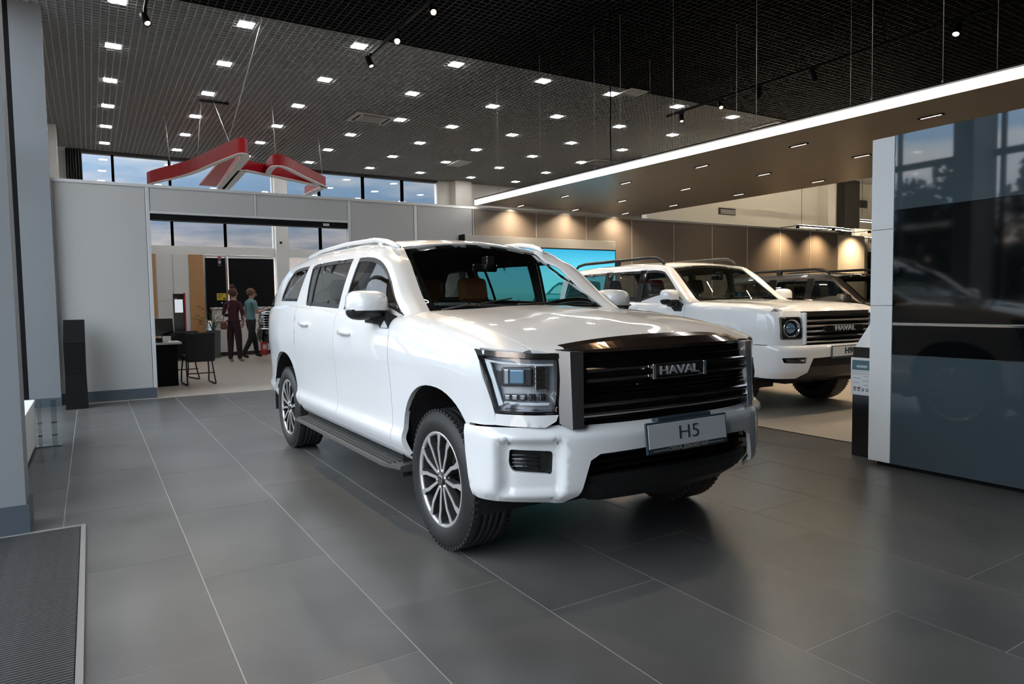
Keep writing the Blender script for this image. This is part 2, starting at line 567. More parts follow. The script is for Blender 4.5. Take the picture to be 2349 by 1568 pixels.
for a, b in ((2.72, 3.27), (3.27, 4.6), (4.95, 5.94), (5.94, 7.29), (7.29, 8.58), (8.58, 9.8)):
    w_ = empty('window_%d' % wi, kind='structure', label='low window pane under the transom'); wi += 1
    MB().box(a + .03, b - .03, YB + 0.02, YB + 0.03, 0.4, 2.72).build('window_pane', M_pane, w_)
    MB().box(a - .035, a + .035, YB - 0.05, YB + 0.08, 0.4, 2.72).build('window_frame', M_frame, w_)
wu = empty('wall_upper', kind='structure', label='cream upper wall beyond the brown partition')
MB().box(13.2, 24, 14.2, 14.4, 0, HC).build('wall_plaster', M_cream, wu)
MB().box(20.9, 21.3, 13.85, 14.2, 0, HC).build('wall_pilaster', M_cream, wu)
MB().box(21.9, 22.75, 13.9, 14.2, 2.9, HC).build('wall_pilaster', M_dark, wu)
MB().box(16.05, 16.75, 14.15, 14.2, 3.83, 4.02).build('vent_grille', M_dark, wu)
for zz in (3.86, 3.905, 3.95):
    MB().box(16.08, 16.72, 14.13, 14.16, zz, zz + 0.02).build('vent_slat', M_frame, wu)
MB().box(23.0, 23.6, 14.13, 14.2, 4.45, 4.7).build('vent_grille', M_dark, wu)
# end of the partition: lit return wall, dark doorway and the credit sign
we = empty('wall_far_right', kind='structure', label='cream return walls at the end of the brown partition')
MB().box(17.30, 18.55, YP + .02, YP + 0.9, 0, 3.0).build('wall_return', M_cream, we)
MB().box(18.55, 19.5, YP + 0.5, YP + 0.9, 0, 2.95).build('wall_return', M_cream, we)
MB().box(19.5, 22.5, YP + 0.9, YP + 1.0, 2.72, 3.35).build('wall_return', M_cream, we)
MB().box(19.62, 22.5, YP + 1.25, YP + 1.3, 0, 2.72).build('dark_doorway', M_black, we)
sg = empty('wall_sign', (20.45, YP + 0.885, 3.05), label='cream fascia sign with dark lettering over the dark doorway', cat='sign')
MB().box(-0.62, 0.9, -0.01, 0.01, -0.16, 0.16, bev=0.004).build('sign_board', mat('sign_cream', (0.75, 0.68, 0.55), 0.5), sg)
text_obj('lettering', 'Кредит', 0.22, M_black, sg, basis((0.06, -0.014, 0.0), (1, 0, 0), (0, 0, 1), (0, -1, 0)), 0.003)

# ---- ceilings
cl = empty('ceiling', kind='structure', label='open cell ceiling, pale over the back hall and black over the front')
MB().box(-1.2, 24, 10.0, 20.6, HC + 0.45, HC + 0.6).build('plenum_slab', M_plen, cl)
MB().box(-1.2, 24, -6, 10.0, HC + 0.45, HC + 0.6).build('plenum_slab', M_plenk, cl)
MB().box(-1.2, 24, 9.99, 10.01, HC, HC + 0.45).build('edge_strip', M_plenk, cl)
def cells(x0, x1, y0, y1, p, t, hgt, m, skip=False):
    b = MB()
    for i in range(int(round((x1 - x0) / p)) + 1):
        x = x0 + i * p
        b.box(x - t / 2, x + t / 2, y0, y1, HC, HC + hgt)
    for i in range(int(round((y1 - y0) / p)) + 1):
        y = y0 + i * p
        b.box(x0, x1, y - t / 2, y + t / 2, HC, HC + hgt)
    o = b.build('cell_grid', m, cl, fix=False)
    o['kind'] = 'stuff'
    return o
cells(-1.1, 14.5, 10.03, 20.33, 0.10, 0.010, 0.04, M_ceilg)
cells(-1.1, 15.0, 2.0, 9.97, 0.10, 0.010, 0.04, M_ceilk)
MB().box(14.5, 24, 10.0, 20.6, HC, HC + 0.04).build('ceiling_panel', M_ceilg, cl)
MB().box(15.0, 24, -6, 10.0, HC, HC + 0.04).build('ceiling_panel', M_ceilk, cl)
MB().box(-1.1, 15.0, -6, 2.0, HC, HC + 0.04).build('ceiling_panel', M_ceilk, cl)

# ---- recessed square lamps: four diffuser squares in a pale frame
M_lamp = emitter('lamp_diffuser', (0.97, 0.98, 1.0), 45.0)
cols = [0.48, 2.06, 3.72, 5.39, 7.15, 8.75, 10.50, 12.18]
rows = [10.38, 12.2, 14.03, 15.81, 17.59, 19.36]
colw = ['first', 'second', 'third', 'fourth', 'fifth', 'sixth', 'seventh', 'eighth']
roww = ['nearest', 'second', 'third', 'fourth', 'fifth', 'farthest']
proto = None
for ci, x in enumerate(cols):
    for ri, y in enumerate(rows):
        xx = 5.9 if (ci == 3 and ri == 2) else x
        if proto is None:
            proto = empty('ceiling_lamp', (xx, y, HC - 0.006))
            q = MB().box(0.006, 0.098, 0.006, 0.098, 0, 0.006, bev=0.002).build('diffuser', M_lamp, proto)
            for dx, dy in ((-0.104, 0), (0, -0.104), (-0.104, -0.104)):
                share('diffuser', q, proto, (dx, dy, 0))
            MB().box(-0.112, 0.112, -0.112, 0.112, 0.006, 0.03, bev=0.003).build('frame', M_prof, proto)
            o = proto
        else:
            o = copy_tree(proto); o.location = (xx, y, HC - 0.006)
        tag(o, 'square ceiling lamp, %s column from left, %s row from the black ceiling' % (colw[ci], roww[ri]), 'lamp', 'square ceiling lamps over the back hall')

# ---- suspended soffit with the glowing edge
sf = empty('suspended_soffit', (0, 0, 3.10), label='large dark suspended soffit, warm bounce light in its brown colour, with a glowing white front edge', cat='soffit')
def sx(y): return 6.14 + (11.1 - y) * 0.062
poly = [(sx(11.12), 11.12), (sx(-1.5), -1.5), (9.95 + .35, -1.5), (9.95, 11.12)]
MB().prism(poly, 'z', 0.0, 0.10).build('soffit_slab', M_soff, sf)
q0, q1 = (sx(11.12), 11.12), (sx(-1.5), -1.5)
M_led = emitter('led_strip_white', (1.0, 0.95, 0.90), 9.0)
MB().prism([(q0[0] - .035, q0[1]), (q1[0] - .035, q1[1]), (q1[0] - .001, q1[1]), (q0[0] - .001, q0[1])], 'z', 0.005, 0.085).build('light_edge', M_led, sf)
MB().prism([(q0[0] - .04, q0[1]), (q1[0] - .04, q1[1]), (q1[0] + .05, q1[1]), (q0[0] + .05, q0[1])], 'z', 0.10, 0.115).build('edge_cap', M_black, sf)
M_slot = emitter('slot_lamp_warm', (1.0, 0.80, 0.56), 1250.0)
proto = None
n = 0
for bx, nm in ((7.03, 'row beside the glowing edge'), (8.30, 'middle row'), (9.57, 'inner row')):
    for i, y in enumerate((10.8, 9.49, 8.02, 6.56, 5.13, 3.68)):
        x = bx + (9 - y) * 0.045 - 0.05
        if proto is None:
            proto = empty('slot_lamp', (x, y, 3.10), 0)
            MB().box(-0.009, 0.009, -0.10, 0.10, -0.0025, -0.0015).build('light_slot', M_slot, proto)
            MB().box(-0.022, -0.009, -0.12, 0.12, -0.010, 0.0).box(0.009, 0.022, -0.12, 0.12, -0.010, 0.0).box(-0.009, 0.009, 0.10, 0.12, -0.010, 0.0).box(-0.009, 0.009, -0.12, -0.10, -0.010, 0.0).build('slot_frame', M_black, proto)
            o = proto
        else:
            o = copy_tree(proto); o.location = (x, y, 3.10)
        tag(o, 'small linear lamp in the soffit, %s, %s from the partition' % (nm, ['first', 'second', 'third', 'fourth', 'fifth', 'sixth'][i]), 'lamp', 'linear slot lamps under the soffit')
# steel cables that carry the soffit
M_cable = mat('steel_cable', (0.55, 0.55, 0.53), 0.4, 0.5)
sus = [(10.53, 0), (9.3, 0), (8.0, 0), (7.46, 0), (6.5, 0), (5.27, 0), (3.96, 0), (3.32, 0), (2.65, 0), (8.6, 1.7), (6.9, 1.7), (5.2, 1.7), (3.6, 1.7)]
for i, (y, dx) in enumerate(sus):
    x = sx(y) + 0.08 + dx
    c = empty('suspension_cable', (x, y, 3.2))
    wire = MB().cyl((0, 0, 0.06), (0.02, 0.02, HC - 3.2), 0.0035, 6).build('wire', M_cable, c)
    MB().lathe([(0.0, 0.07), (0.008, 0.07), (0.010, 0.05), (0.008, 0.03), (0.014, 0.02), (0.014, 0.0), (0.0, 0.0)], 10).build('gripper', M_cable, c)
    od = ['first', 'second', 'third', 'fourth', 'fifth', 'sixth', 'seventh', 'eighth', 'ninth'][i if dx == 0 else i - 9]
    tag(c, 'thin steel cable holding up the soffit, %s from the partition along the %s' % (od, 'glowing edge' if dx == 0 else 'inner line'), 'cable', 'soffit suspension cables')
pw = MB().tube([(6.24, 7.42, 3.21), (6.235, 7.43, 3.6), (6.26, 7.45, 4.1), (6.24, 7.44, 4.7), (6.25, 7.44, HC)], 0.009, 8).build('power_cable', M_black)
tag(pw, 'black power cable dropping from the ceiling to the glowing soffit edge', 'cable')
# ================================================================== car tools
def pchip(xs, ys):
    xs = np.asarray(xs, float); ys = np.asarray(ys, float)
    if xs[0] > xs[-1]: xs, ys = xs[::-1], ys[::-1]
    h = np.diff(xs); d = np.diff(ys) / h
    m = np.zeros(len(xs))
    for i in range(1, len(xs) - 1):
        if d[i - 1] * d[i] > 0:
            w1 = 2 * h[i] + h[i - 1]; w2 = h[i] + 2 * h[i - 1]
            m[i] = (w1 + w2) / (w1 / d[i - 1] + w2 / d[i])
    m[0] = d[0]; m[-1] = d[-1]
    def f(x):
        x = np.clip(np.asarray(x, float), xs[0], xs[-1])
        i = np.clip(np.searchsorted(xs, x) - 1, 0, len(xs) - 2)
        t = (x - xs[i]) / h[i]
        t2 = t * t; t3 = t2 * t
        return (2 * t3 - 3 * t2 + 1) * ys[i] + (t3 - 2 * t2 + t) * h[i] * m[i] + (-2 * t3 + 3 * t2) * ys[i + 1] + (t3 - t2) * h[i] * m[i + 1]
    return f

class Loft:
    """surface P(a, t): stations along a, each a row of control points (p, q).  kind 'x': a=x, (p,q)=(y,z); kind 'z': a=z, (p,q)=(x,y)"""
    def __init__(s, stations, rows, kind='x'):
        s.kind = kind
        s.n = len(rows[0])
        order = np.argsort(stations)
        st = np.array(stations)[order]
        R = np.array(rows, float)[order]
        s.fp = [pchip(st, R[:, j, 0]) for j in range(s.n)]
        s.fq = [pchip(st, R[:, j, 1]) for j in range(s.n)]
        s.cache = {}
    def sec(s, a):
        k = round(float(a), 3)
        if k not in s.cache:
            p = [float(f(k)) for f in s.fp]; q = [float(f(k)) for f in s.fq]
            t = np.arange(s.n)
            s.cache[k] = (pchip(t, p), pchip(t, q))
        return s.cache[k]
    def at(s, a, t):
        fp, fq = s.sec(a)
        p, q = float(fp(t)), float(fq(t))
        return Vector((a, p, q)) if s.kind == 'x' else Vector((p, q, a))
    def find(s, a, which, val, lo=0.0, hi=None):
        """t where coordinate (0: p, 1: q) equals val; monotone between lo and hi"""
        hi = s.n - 1.0 if hi is None else hi
        f = s.sec(a)[which]
        ts = np.linspace(lo, hi, 2401)
        v = f(ts)
        k = int(np.argmin(np.abs(v - val)))
        return float(ts[k])

def resample(poly, step):
    out = []
    n = len(poly)
    for i in range(n):
        a = np.array(poly[i], float); b = np.array(poly[(i + 1) % n], float)
        k = max(1, int(math.ceil(np.linalg.norm(b - a) / step)))
        for j in range(k):
            out.append(a + (b - a) * j / k)
    return np.array(out)

def inside(pts, poly):
    x = pts[:, 0]; y = pts[:, 1]
    c = np.zeros(len(pts), bool)
    j = len(poly) - 1
    for i in range(len(poly)):
        xi, yi = poly[i]; xj, yj = poly[j]
        cond = ((yi > y) != (yj > y))
        if cond.any():
            xx = (xj - xi) * (y - yi) / ((yj - yi) if yj != yi else 1e-12) + xi
            c ^= cond & (x < xx)
        j = i
    return c

def tri_panel(outline, holes=(), step=0.035, extra=()):
    """2-D constrained mesh of an outline with holes -> (points, triangles)"""
    loops = [resample(outline, step)] + [resample(h, step) for h in holes]
    pts = []; edges = []
    for lp in loops:
        n0 = len(pts)
        pts += [tuple(p) for p in lp]
        edges += [(n0 + i, n0 + (i + 1) % len(lp)) for i in range(len(lp))]
    for ln in extra:
        n0 = len(pts)
        pp = []
        for a, b in zip(ln[:-1], ln[1:]):
            a = np.array(a); b = np.array(b)
            k = max(1, int(np.linalg.norm(b - a) / step))
            pp += [a + (b - a) * j / k for j in range(k)]
        pp.append(np.array(ln[-1]))
        pts += [tuple(p) for p in pp]
        edges += [(n0 + i, n0 + i + 1) for i in range(len(pp) - 1)]
    allb = np.array(pts)
    lo = allb.min(0); hi = allb.max(0)
    gx = np.arange(lo[0] + step / 2, hi[0], step); gy = np.arange(lo[1] + step / 2, hi[1], step * 0.9)
    if len(gx) and len(gy):
        X, Yg = np.meshgrid(gx, gy)
        X = X + (np.arange(len(gy)) % 2)[:, None] * step / 2
        gp = np.stack([X.ravel(), Yg.ravel()], 1)
        ok = inside(gp, loops[0])
        for h in loops[1:]: ok &= ~inside(gp, h)
        gp = gp[ok]
        if len(gp):
            d = np.min(((gp[:, None, :] - allb[None, :, :]) ** 2).sum(2), 1)
            gp = gp[d > (step * 0.45) ** 2]
            pts += [tuple(p) for p in gp]
    vo, eo, fo = delaunay_2d_cdt([Vector(p) for p in pts], edges, [], 0, 1e-6)[:3]
    V = np.array([(v.x, v.y) for v in vo])
    F = []
    cen = np.array([(V[f[0]] + V[f[1]] + V[f[2]]) / 3 for f in fo if len(f) == 3])
    tri = [f for f in fo if len(f) == 3]
    ok = inside(cen, loops[0])
    for h in loops[1:]: ok &= ~inside(cen, h)
    F = [tuple(f) for f, k in zip(tri, ok) if k]
    return V, F

def shell(name, V3, F, material, parent, outward, rim=0.012, off=0.0, mirror=False, smooth=True):
    """panel mesh from mapped points: faces oriented towards 'outward', optional rim folded inwards, optional offset along the normal"""
    V = [Vector(v) for v in V3]
    if mirror:
        V = [Vector((v.x, -v.y, v.z)) for v in V]
        outward = Vector((outward[0], -outward[1], outward[2]))
    outward = Vector(outward)
    nsum = Vector()
    for f in F:
        nsum += (V[f[1]] - V[f[0]]).cross(V[f[2]] - V[f[0]])
    if nsum.dot(outward) < 0:
        F = [f[::-1] for f in F]
    N = [Vector() for _ in V]
    for f in F:
        n = (V[f[1]] - V[f[0]]).cross(V[f[2]] - V[f[0]])
        for i in f: N[i] += n
    N = [n.normalized() if n.length > 0 else outward.normalized() for n in N]
    if off:
        V = [v + n * off for v, n in zip(V, N)]
    faces = list(F); sm = [smooth] * len(F)
    if rim:
        cnt = {}
        for f in F:
            for a, b in ((f[0], f[1]), (f[1], f[2]), (f[2], f[0])):
                cnt[(a, b)] = cnt.get((a, b), 0) + 1
        bnd = [(a, b) for (a, b) in cnt if (b, a) not in cnt]
        top = {}; bot = {}
        for a, b in bnd:
            for i in (a, b):
                if i not in top:
                    top[i] = len(V); V.append(V[i].copy())
                    bot[i] = len(V); V.append(V[i] - N[i] * rim)
            faces.append((top[b], top[a], bot[a], bot[b])); sm.append(False)
    return mesh_obj(name, V, faces, material, parent, smooth=sm)

def arc_pts(cx, cz, rx, rz, a0, a1, n, p=2.0):
    out = []
    for i in range(n + 1):
        a = math.radians(a0 + (a1 - a0) * i / n)
        c, s_ = math.cos(a), math.sin(a)
        out.append((cx + rx * math.copysign(abs(c) ** (2 / p), c), cz + rz * math.copysign(abs(s_) ** (2 / p), s_)))
    return out

# ------------------------------------------------------------------ car materials
M_pearl = mat('pearl_white_paint', (0.80, 0.81, 0.82), 0.32, coat=1.0)
M_tyre = mat('tyre_rubber', (0.016, 0.016, 0.017), 0.55, bump=0.15, bscale=60)
M_alloy = mat('machined_alloy', (0.74, 0.72, 0.71), 0.32, 0.75)
M_alloyd = mat('black_alloy', (0.012, 0.012, 0.014), 0.3, coat=0.5)
M_liner = mat('arch_liner', (0.010, 0.010, 0.011), 0.85)
M_plast = mat('black_trim_plastic', (0.008, 0.0085, 0.009), 0.5)
M_piano = mat('piano_black', (0.008, 0.008, 0.009), 0.08, coat=1.0)
M_smoke = mat('smoked_chrome', (0.34, 0.33, 0.33), 0.2, 1.0)
M_gun = mat('gunmetal_satin', (0.40, 0.41, 0.43), 0.26, 1.0)
M_chrome = mat('chrome', (0.85, 0.85, 0.86), 0.07, 1.0)
M_cglass = glass('windscreen_glass', (0.86, 0.92, 0.90), 0.8)
M_sglass = glass('side_glass', (0.78, 0.84, 0.82), 1.1)
M_pglass = glass('privacy_glass', (0.30, 0.33, 0.33), 1.5)
M_lens = glass('lamp_lens', (0.94, 0.96, 0.98), 1.3)
M_trim = mat('cabin_black', (0.014, 0.014, 0.015), 0.75)
M_head = mat('headliner_dark', (0.03, 0.03, 0.032), 0.9)
M_tan = mat('tan_leather', (0.26, 0.115, 0.045), 0.5, bump=0.05, bscale=120)
M_plate = mat('plate_white', (0.62, 0.65, 0.68), 0.45)
M_ink = mat('plate_ink', (0.03, 0.05, 0.07), 0.5)
M_red = mat('tail_lamp_red', (0.30, 0.01, 0.01), 0.15, coat=0.6)

# ------------------------------------------------------------------ wheels
def wheel_parts(R, W, rim_r, spokes, style):
    """mesh objects of one wheel about the y axis, outer face towards -y at y=0; returns list of (name, object)"""
    MY = Matrix.Rotation(PI / 2, 4, 'X')        # lathe axis z -> -y
    sh = R - rim_r
    prof = [(rim_r - .006, 0.028), (rim_r + .006, 0.010), (rim_r + .02, 0.002), (rim_r + sh * .35, -0.004), (rim_r + sh * .6, -0.001), (R - .028, 0.012), (R - .012, 0.024), (R - .003, 0.040)]
    grooves = 4
    y0, y1 = 0.045, W - 0.045
    tread = []
    for k in range(grooves + 1):
        a = y0 + (y1 - y0) * k / (grooves + 1) + (0.004 if k else 0)
        b = y0 + (y1 - y0) * (k + 1) / (grooves + 1) - (0.004 if k < grooves else 0)
        if k: tread += [(R - .009, a - .0035), (R, a)]
        else: tread += [(R - .001, a)]
        tread += [(R, b)]
        if k < grooves: tread += [(R - .009, b + .0035)]
    back = [(r, W - z) for r, z in prof[::-1]]
    tp = prof + tread + back + [(rim_r - .012, W - .05), (rim_r - .012, .05)]
    tyre = MB().lathe([(r, -z) for r, z in tp], 72, MY, closed=True)
    # shoulder blocks: shallow sipes across the shoulder
    sip = MB()
    nb = 64
    for i in range(nb):
        t = 2 * PI * i / nb
        M = Matrix.Rotation(t, 4, 'Y')
        sip.box(-0.011, 0.011, 0.020, 0.046, R - .022, R - .0005, M)
        sip.box(-0.011, 0.011, W - .046, W - .020, R - .022, R - .0005, M)
    barrel = MB().lathe([(r, -z) for r, z in ((rim_r - .004, .012), (rim_r - .02, .03), (rim_r - .03, .06), (rim_r - .035, W - .06), (rim_r - .002, W - .03), (rim_r - .06, W - .05), (rim_r - .06, .09), (0.02, .09))], 48, MY)
    lip = MB().lathe([(r, -z) for r, z in ((rim_r - .020, .034), (rim_r - .014, .016), (rim_r - .004, .010), (rim_r + .004, .012), (rim_r + .004, .02), (rim_r - .012, .036))], 64, MY, closed=True)
    sp_ = []
    for sgn in (-1, 1):
        # one blade of a forked spoke: rings (radius, sideways offset, width, depth of the front face)
        fr_ = []; br_ = []
        for r, off, w, yf in style:
            c = off * sgn
            fr_.append([(c - w / 2, yf, r), (c + w / 2, yf, r), (c + w / 2, yf + .004, r), (c - w / 2, yf + .004, r)])
            br_.append([(c - w / 2 - .001, yf + .004, r), (c + w / 2 + .001, yf + .004, r), (c + w / 2 + .005, yf + .038, r), (c - w / 2 - .005, yf + .038, r)])
        sp_.append((MB().loft(fr_), MB().loft(br_)))
    hub = MB().lathe([(r, -z) for r, z in ((0.0, .014), (.030, .014), (.033, .018), (.034, .030), (.062, .032), (.070, .045), (.072, .09))], 28, MY)
    cap = MB().lathe([(r, -z) for r, z in ((0.0, .010), (.022, .0105), (.027, .014))], 24, MY)
    nuts = []
    for i in range(6):
        t = 2 * PI * i / 6
        nuts.append(((.047 * math.sin(t), .026, .047 * math.cos(t))))
    return tyre, sip, barrel, lip, sp_, hub, cap, nuts

def add_wheel(car, src, pos, side, R, W, rim_r, spokes, style, spin=0.0):
    """side -1: right-hand side of the car"""
    if src is None:
        tyre, sip, barrel, lip, face, hub, cap, nuts = wheel_parts(R, W, rim_r, spokes, style)
        w = empty('wheel'); w.parent = car
        tyre.build('tyre', M_tyre, w)
        sp = sip.build('tread_blocks', M_tyre, w); sp['kind'] = 'stuff'
        barrel.build('rim_barrel', M_liner, w)
        lip.build('rim_lip', M_alloy, w)
        for fm, bm_ in face:
            f0 = fm.build('spoke_face', M_alloy, w); b0 = bm_.build('spoke', M_liner, w)
            for i in range(spokes):
                a0 = 2 * PI * (i + .5) / spokes
                if i == 0:
                    f0.rotation_euler = b0.rotation_euler = (0, a0, 0)
                else:
                    share('spoke_face', f0, w, rot=(0, a0, 0)); share('spoke', b0, w, rot=(0, a0, 0))
        hub.build('hub', M_alloyd, w)
        cap.build('hub_cap', M_smoke, w)
        nb = MB()
        for n in nuts:
            nb.cyl((n[0], n[1] - .008, n[2]), (n[0], n[1] + .02, n[2]), 0.009, 6)
        nb.build('lug_nuts', M_chrome, w)
        MB().lathe([(r, -z) for r, z in ((.05, .10), (.175, .10), (.175, .125), (.05, .125))], 40, Matrix.Rotation(PI / 2, 4, 'X'), closed=True).build('brake_disc', M_gun, w)
    else:
        w = copy_tree(src, car)
    w.location = pos
    w.rotation_euler = (0, spin, 0) if side < 0 else (0, spin, PI)
    return w

# ------------------------------------------------------------------ the shell of a car
def T(car, body, item):
    """outline item -> (x, t): ('z', x, z) on the side, ('y', x, y) on the top"""
    k, x, v = item
    if k == 'z':
        return (x, body.find(x, 1, v, 0.0, body.zmax))
    return (x, body.find(x, 0, v, body.ymin, body.n - 1))

def car_panel(car, name, surf, outline, material, outward, holes=(), step=0.035, sy=0.12, rim=0.012, off=0.0, both=True, extra=(), trim=None):
    """outline in (a, t); built for the left side (+y) and mirrored"""
    o2 = [(a, t * sy) for a, t in outline]
    h2 = [[(a, t * sy) for a, t in h] for h in holes]
    e2 = [[(a, t * sy) for a, t in h] for h in extra]
    V, F = tri_panel(o2, h2, step, e2)
    P3 = [surf(a, t / sy) for a, t in V]
    res = [shell(name, P3, F, material, car, outward, rim, off)]
    if both:
        res.append(shell(name, P3, F, material, car, outward, rim, off, mirror=True))
    return res

def graph_panel(car, name, fn, outline, material, outward, holes=(), step=0.04, rim=0.012, off=0.0, both=False, extra=()):
    V, F = tri_panel(outline, holes, step, extra)
    P3 = [fn(u, v) for u, v in V]
    r = [shell(name, P3, F, material, car, outward, rim, off)]
    if both: r.append(shell(name, P3, F, material, car, outward, rim, off, mirror=True))
    return r

def sym(half):
    """half outline given for y>=0 from the centre line round to the centre line -> full outline"""
    return half + [(x, -y) for x, y in half[::-1] if y > 1e-6]

def shrink(poly, d):
    """inset of a simple outline"""
    P = [np.array(p, float) for p in poly]
    A = sum(P[i][0] * P[(i + 1) % len(P)][1] - P[(i + 1) % len(P)][0] * P[i][1] for i in range(len(P)))
    s = 1 if A > 0 else -1
    out = []
    n = len(P)
    for i in range(n):
        a, b, c = P[i - 1], P[i], P[(i + 1) % n]
        e1 = (b - a) / (np.linalg.norm(b - a) + 1e-9); e2 = (c - b) / (np.linalg.norm(c - b) + 1e-9)
        n1 = np.array((-e1[1], e1[0])) * s; n2 = np.array((-e2[1], e2[0])) * s
        m = n1 + n2
        m = m / max(np.linalg.norm(m), 1e-6)
        k = d / max(0.35, float(m @ n1))
        out.append(tuple(b + m * k))
    return out

def rounded(poly, r, n=4):
    """outline with its corners rounded"""
    out = []
    N = len(poly)
    for i in range(N):
        a = np.array(poly[i - 1], float); b = np.array(poly[i], float); c = np.array(poly[(i + 1) % N], float)
        la = np.linalg.norm(a - b); lc = np.linalg.norm(c - b)
        k = min(r, la * .45, lc * .45)
        p = b + (a - b) / la * k; q = b + (c - b) / lc * k
        for j in range(n + 1):
            t = j / n
            out.append(tuple((1 - t) ** 2 * p + 2 * t * (1 - t) * b + t * t * q))
    return out
# ================================================================== common car body
def seat(car, x, y, w, material, z0=0.62, rear=False):
    s = empty('seat'); s.parent = car
    MB().box(x - .05, x + .48, y - w / 2, y + w / 2, z0 - .14, z0 + .06, bev=0.05).build('cushion', material, s)
    M = Matrix.Translation((x - .02, y, z0)) @ Matrix.Rotation(math.radians(-14), 4, 'Y')
    MB().box(-.09, .07, -w / 2 * .95, w / 2 * .95, 0.0, 0.62, M, bev=0.05).build('backrest', material, s)
    hs = (0,) if not rear else (-w * .33, w * .33)
    for dy in hs:
        Mh = M @ Matrix.Translation((0, dy, 0))
        MB().box(-.06, .055, -.135, .135, 0.68, 0.89, Mh, bev=0.05).build('headrest', material, s)
        MB().cyl(Mh @ Vector((0, -.05, .58)), Mh @ Vector((0, -.05, .72)), .008, 8).cyl(Mh @ Vector((0, .05, .58)), Mh @ Vector((0, .05, .72)), .008, 8).build('headrest_post', M_chrome, s)
    return s

def build_shell(car, S):
    B, Gh, paint = S['body'], S['green'], S['paint']
    out_s = (0, 1, 0.15)
    WB = S['WB']
    bs = lambda a, t: B.at(a, t)
    gs = lambda a, t: Gh.at(a, t)
    tb = lambda lst: [T(car, B, i) for i in lst]
    step = S.get('step', 0.035)
    # lower panels
    af = S['archf']; ar = S['archr']
    xd0, xd1, xd2 = S['doors']            # front edge, B line, rear edge
    zs = S['zsill']
    g = 0.0035
    fender = tb(S['fender_front']) + tb(S['fender_top']) + tb([('z', xd0 + g, S['belt'](xd0) - .10), ('z', xd0 + g, 0.8), ('z', xd0 + g, zs + .02), ('z', xd0 + g, zs - .02)]) + tb([('z', x, z) for x, z in af])
    car_panel(car, 'fender', bs, fender, paint, out_s, step=step, rim=0.03)
    bt = B.belt_t
    fd = [(xd0 - g, bt), (xd0 - g, B.find(xd0, 1, zs, 0, B.zmax))]
    d1 = [T(car, B, ('z', xd0 - g, zs)), T(car, B, ('z', xd1 + g, zs)), (xd1 + g, bt), (xd0 - g, bt)]
    car_panel(car, 'front_door', bs, d1, paint, out_s, step=step)
    rd = [T(car, B, ('z', xd1 - g, zs))] + tb([('z', x, z) for x, z in S['rdoor_rear']]) + [(xd2 + g, bt), (xd1 - g, bt)]
    car_panel(car, 'rear_door', bs, rd, paint, out_s, step=step)
    q = tb([('z', x, z) for x, z in S['quarter_front']]) + tb([('z', x, z) for x, z in ar]) + tb([('z', S['xrear'], zs + .03)]) + [(S['xrear'], bt), (xd2 - g, bt)]
    car_panel(car, 'quarter_panel', bs, q, paint, out_s, step=step, rim=0.03)
    sl = tb([('z', af[0][0] - .005, zs - g), ('z', af[0][0] - .005, zs - .05), ('z', S['sill_rear'], zs - .05), ('z', S['sill_rear'] - .02, zs - g)])
    car_panel(car, 'rocker_sill', bs, sl, paint if S.get('sill_paint', True) else M_plast, out_s, step=step)
    # bonnet
    hood = sym(S['hood'])
    def hs(x, y):
        t = B.find(x, 0, abs(y), B.ymin, B.n - 1)
        p = B.at(x, t); return Vector((x, y, p.z))
    graph_panel(car, 'hood', hs, hood, paint, (0, 0, 1), step=0.045, rim=0.02)
    # upper frame with window holes
    ge = Gh.n - 1
    xf0, xf1 = S['frame_x']
    def gz(lst): return [(x, Gh.find(x, 1, z, 0, S['green_tz'])) for x, z in lst]
    holes = [gz(w) for w in S['windows']]
    car_panel(car, 'window_frame_side', gs, [(xf0, 0), (xf0, ge), (xf1, ge), (xf1, 0)], paint, out_s, holes=holes, step=step, rim=0.02)
    car_panel(car, 'pillar_trim', gs, [(xf0, 0), (xf0, ge), (xf1, ge), (xf1, 0)], M_head, out_s, holes=holes, step=0.07, rim=0, off=-.022)
    for k, w in enumerate(S['windows']):
        h = [(a, t * .12) for a, t in gz(w)]
        i1 = [(a, t / .12) for a, t in shrink(h, 0.018)]
        i2 = [(a, t / .12) for a, t in shrink(h, 0.012)]
        hh = [(a, t / .12) for a, t in shrink(h, 0.001)]
        gm = S.get('front_glass', M_sglass) if k == 0 else S.get('rear_glass', M_pglass)
        car_panel(car, 'window_moulding', gs, hh, M_plast, out_s, holes=[i1], step=0.05, rim=0.012, off=-.002)
        car_panel(car, 'side_window', gs, i2, gm, out_s, step=0.06, rim=0, off=-.006)
    for ln in S.get('window_bars', ()):
        (xa, za), (xb, zb) = ln
        ta, tb_ = Gh.find(xa, 1, za, 0, S['green_tz']), Gh.find(xb, 1, zb, 0, S['green_tz'])
        w = .014
        car_panel(car, 'window_divider', gs, [(xa - w, ta), (xa + w, ta), (xb + w, tb_), (xb - w, tb_)], M_plast, out_s, step=0.05, rim=0.01, off=0.001)
    for x0_, x1_, za, zb in S.get('pillar_covers', ()):
        car_panel(car, 'pillar_cover', gs, gz([(x0_, za), (x1_, za), (x1_, zb), (x0_, zb)]), M_piano, out_s, step=0.06, rim=.004, off=.003)
    # roof
    roof = S['roof']; ye = S['edge']
    xs = np.linspace(S['roof_x'][0], S['roof_x'][1], 14)
    rf = [(S['roof_x'][0] - .02, 0.0), (S['roof_x'][0] - .01, .3)] + [(float(x), float(ye(x)) - .004) for x in xs] + [(S['roof_x'][1], .3), (S['roof_x'][1] - .01, 0.0)]
    rfn = lambda x, y: Vector((x, y, roof(x, y)))
    graph_panel(car, 'roof', rfn, sym(rf), paint, (0, 0, 1), step=0.07, rim=0.02)
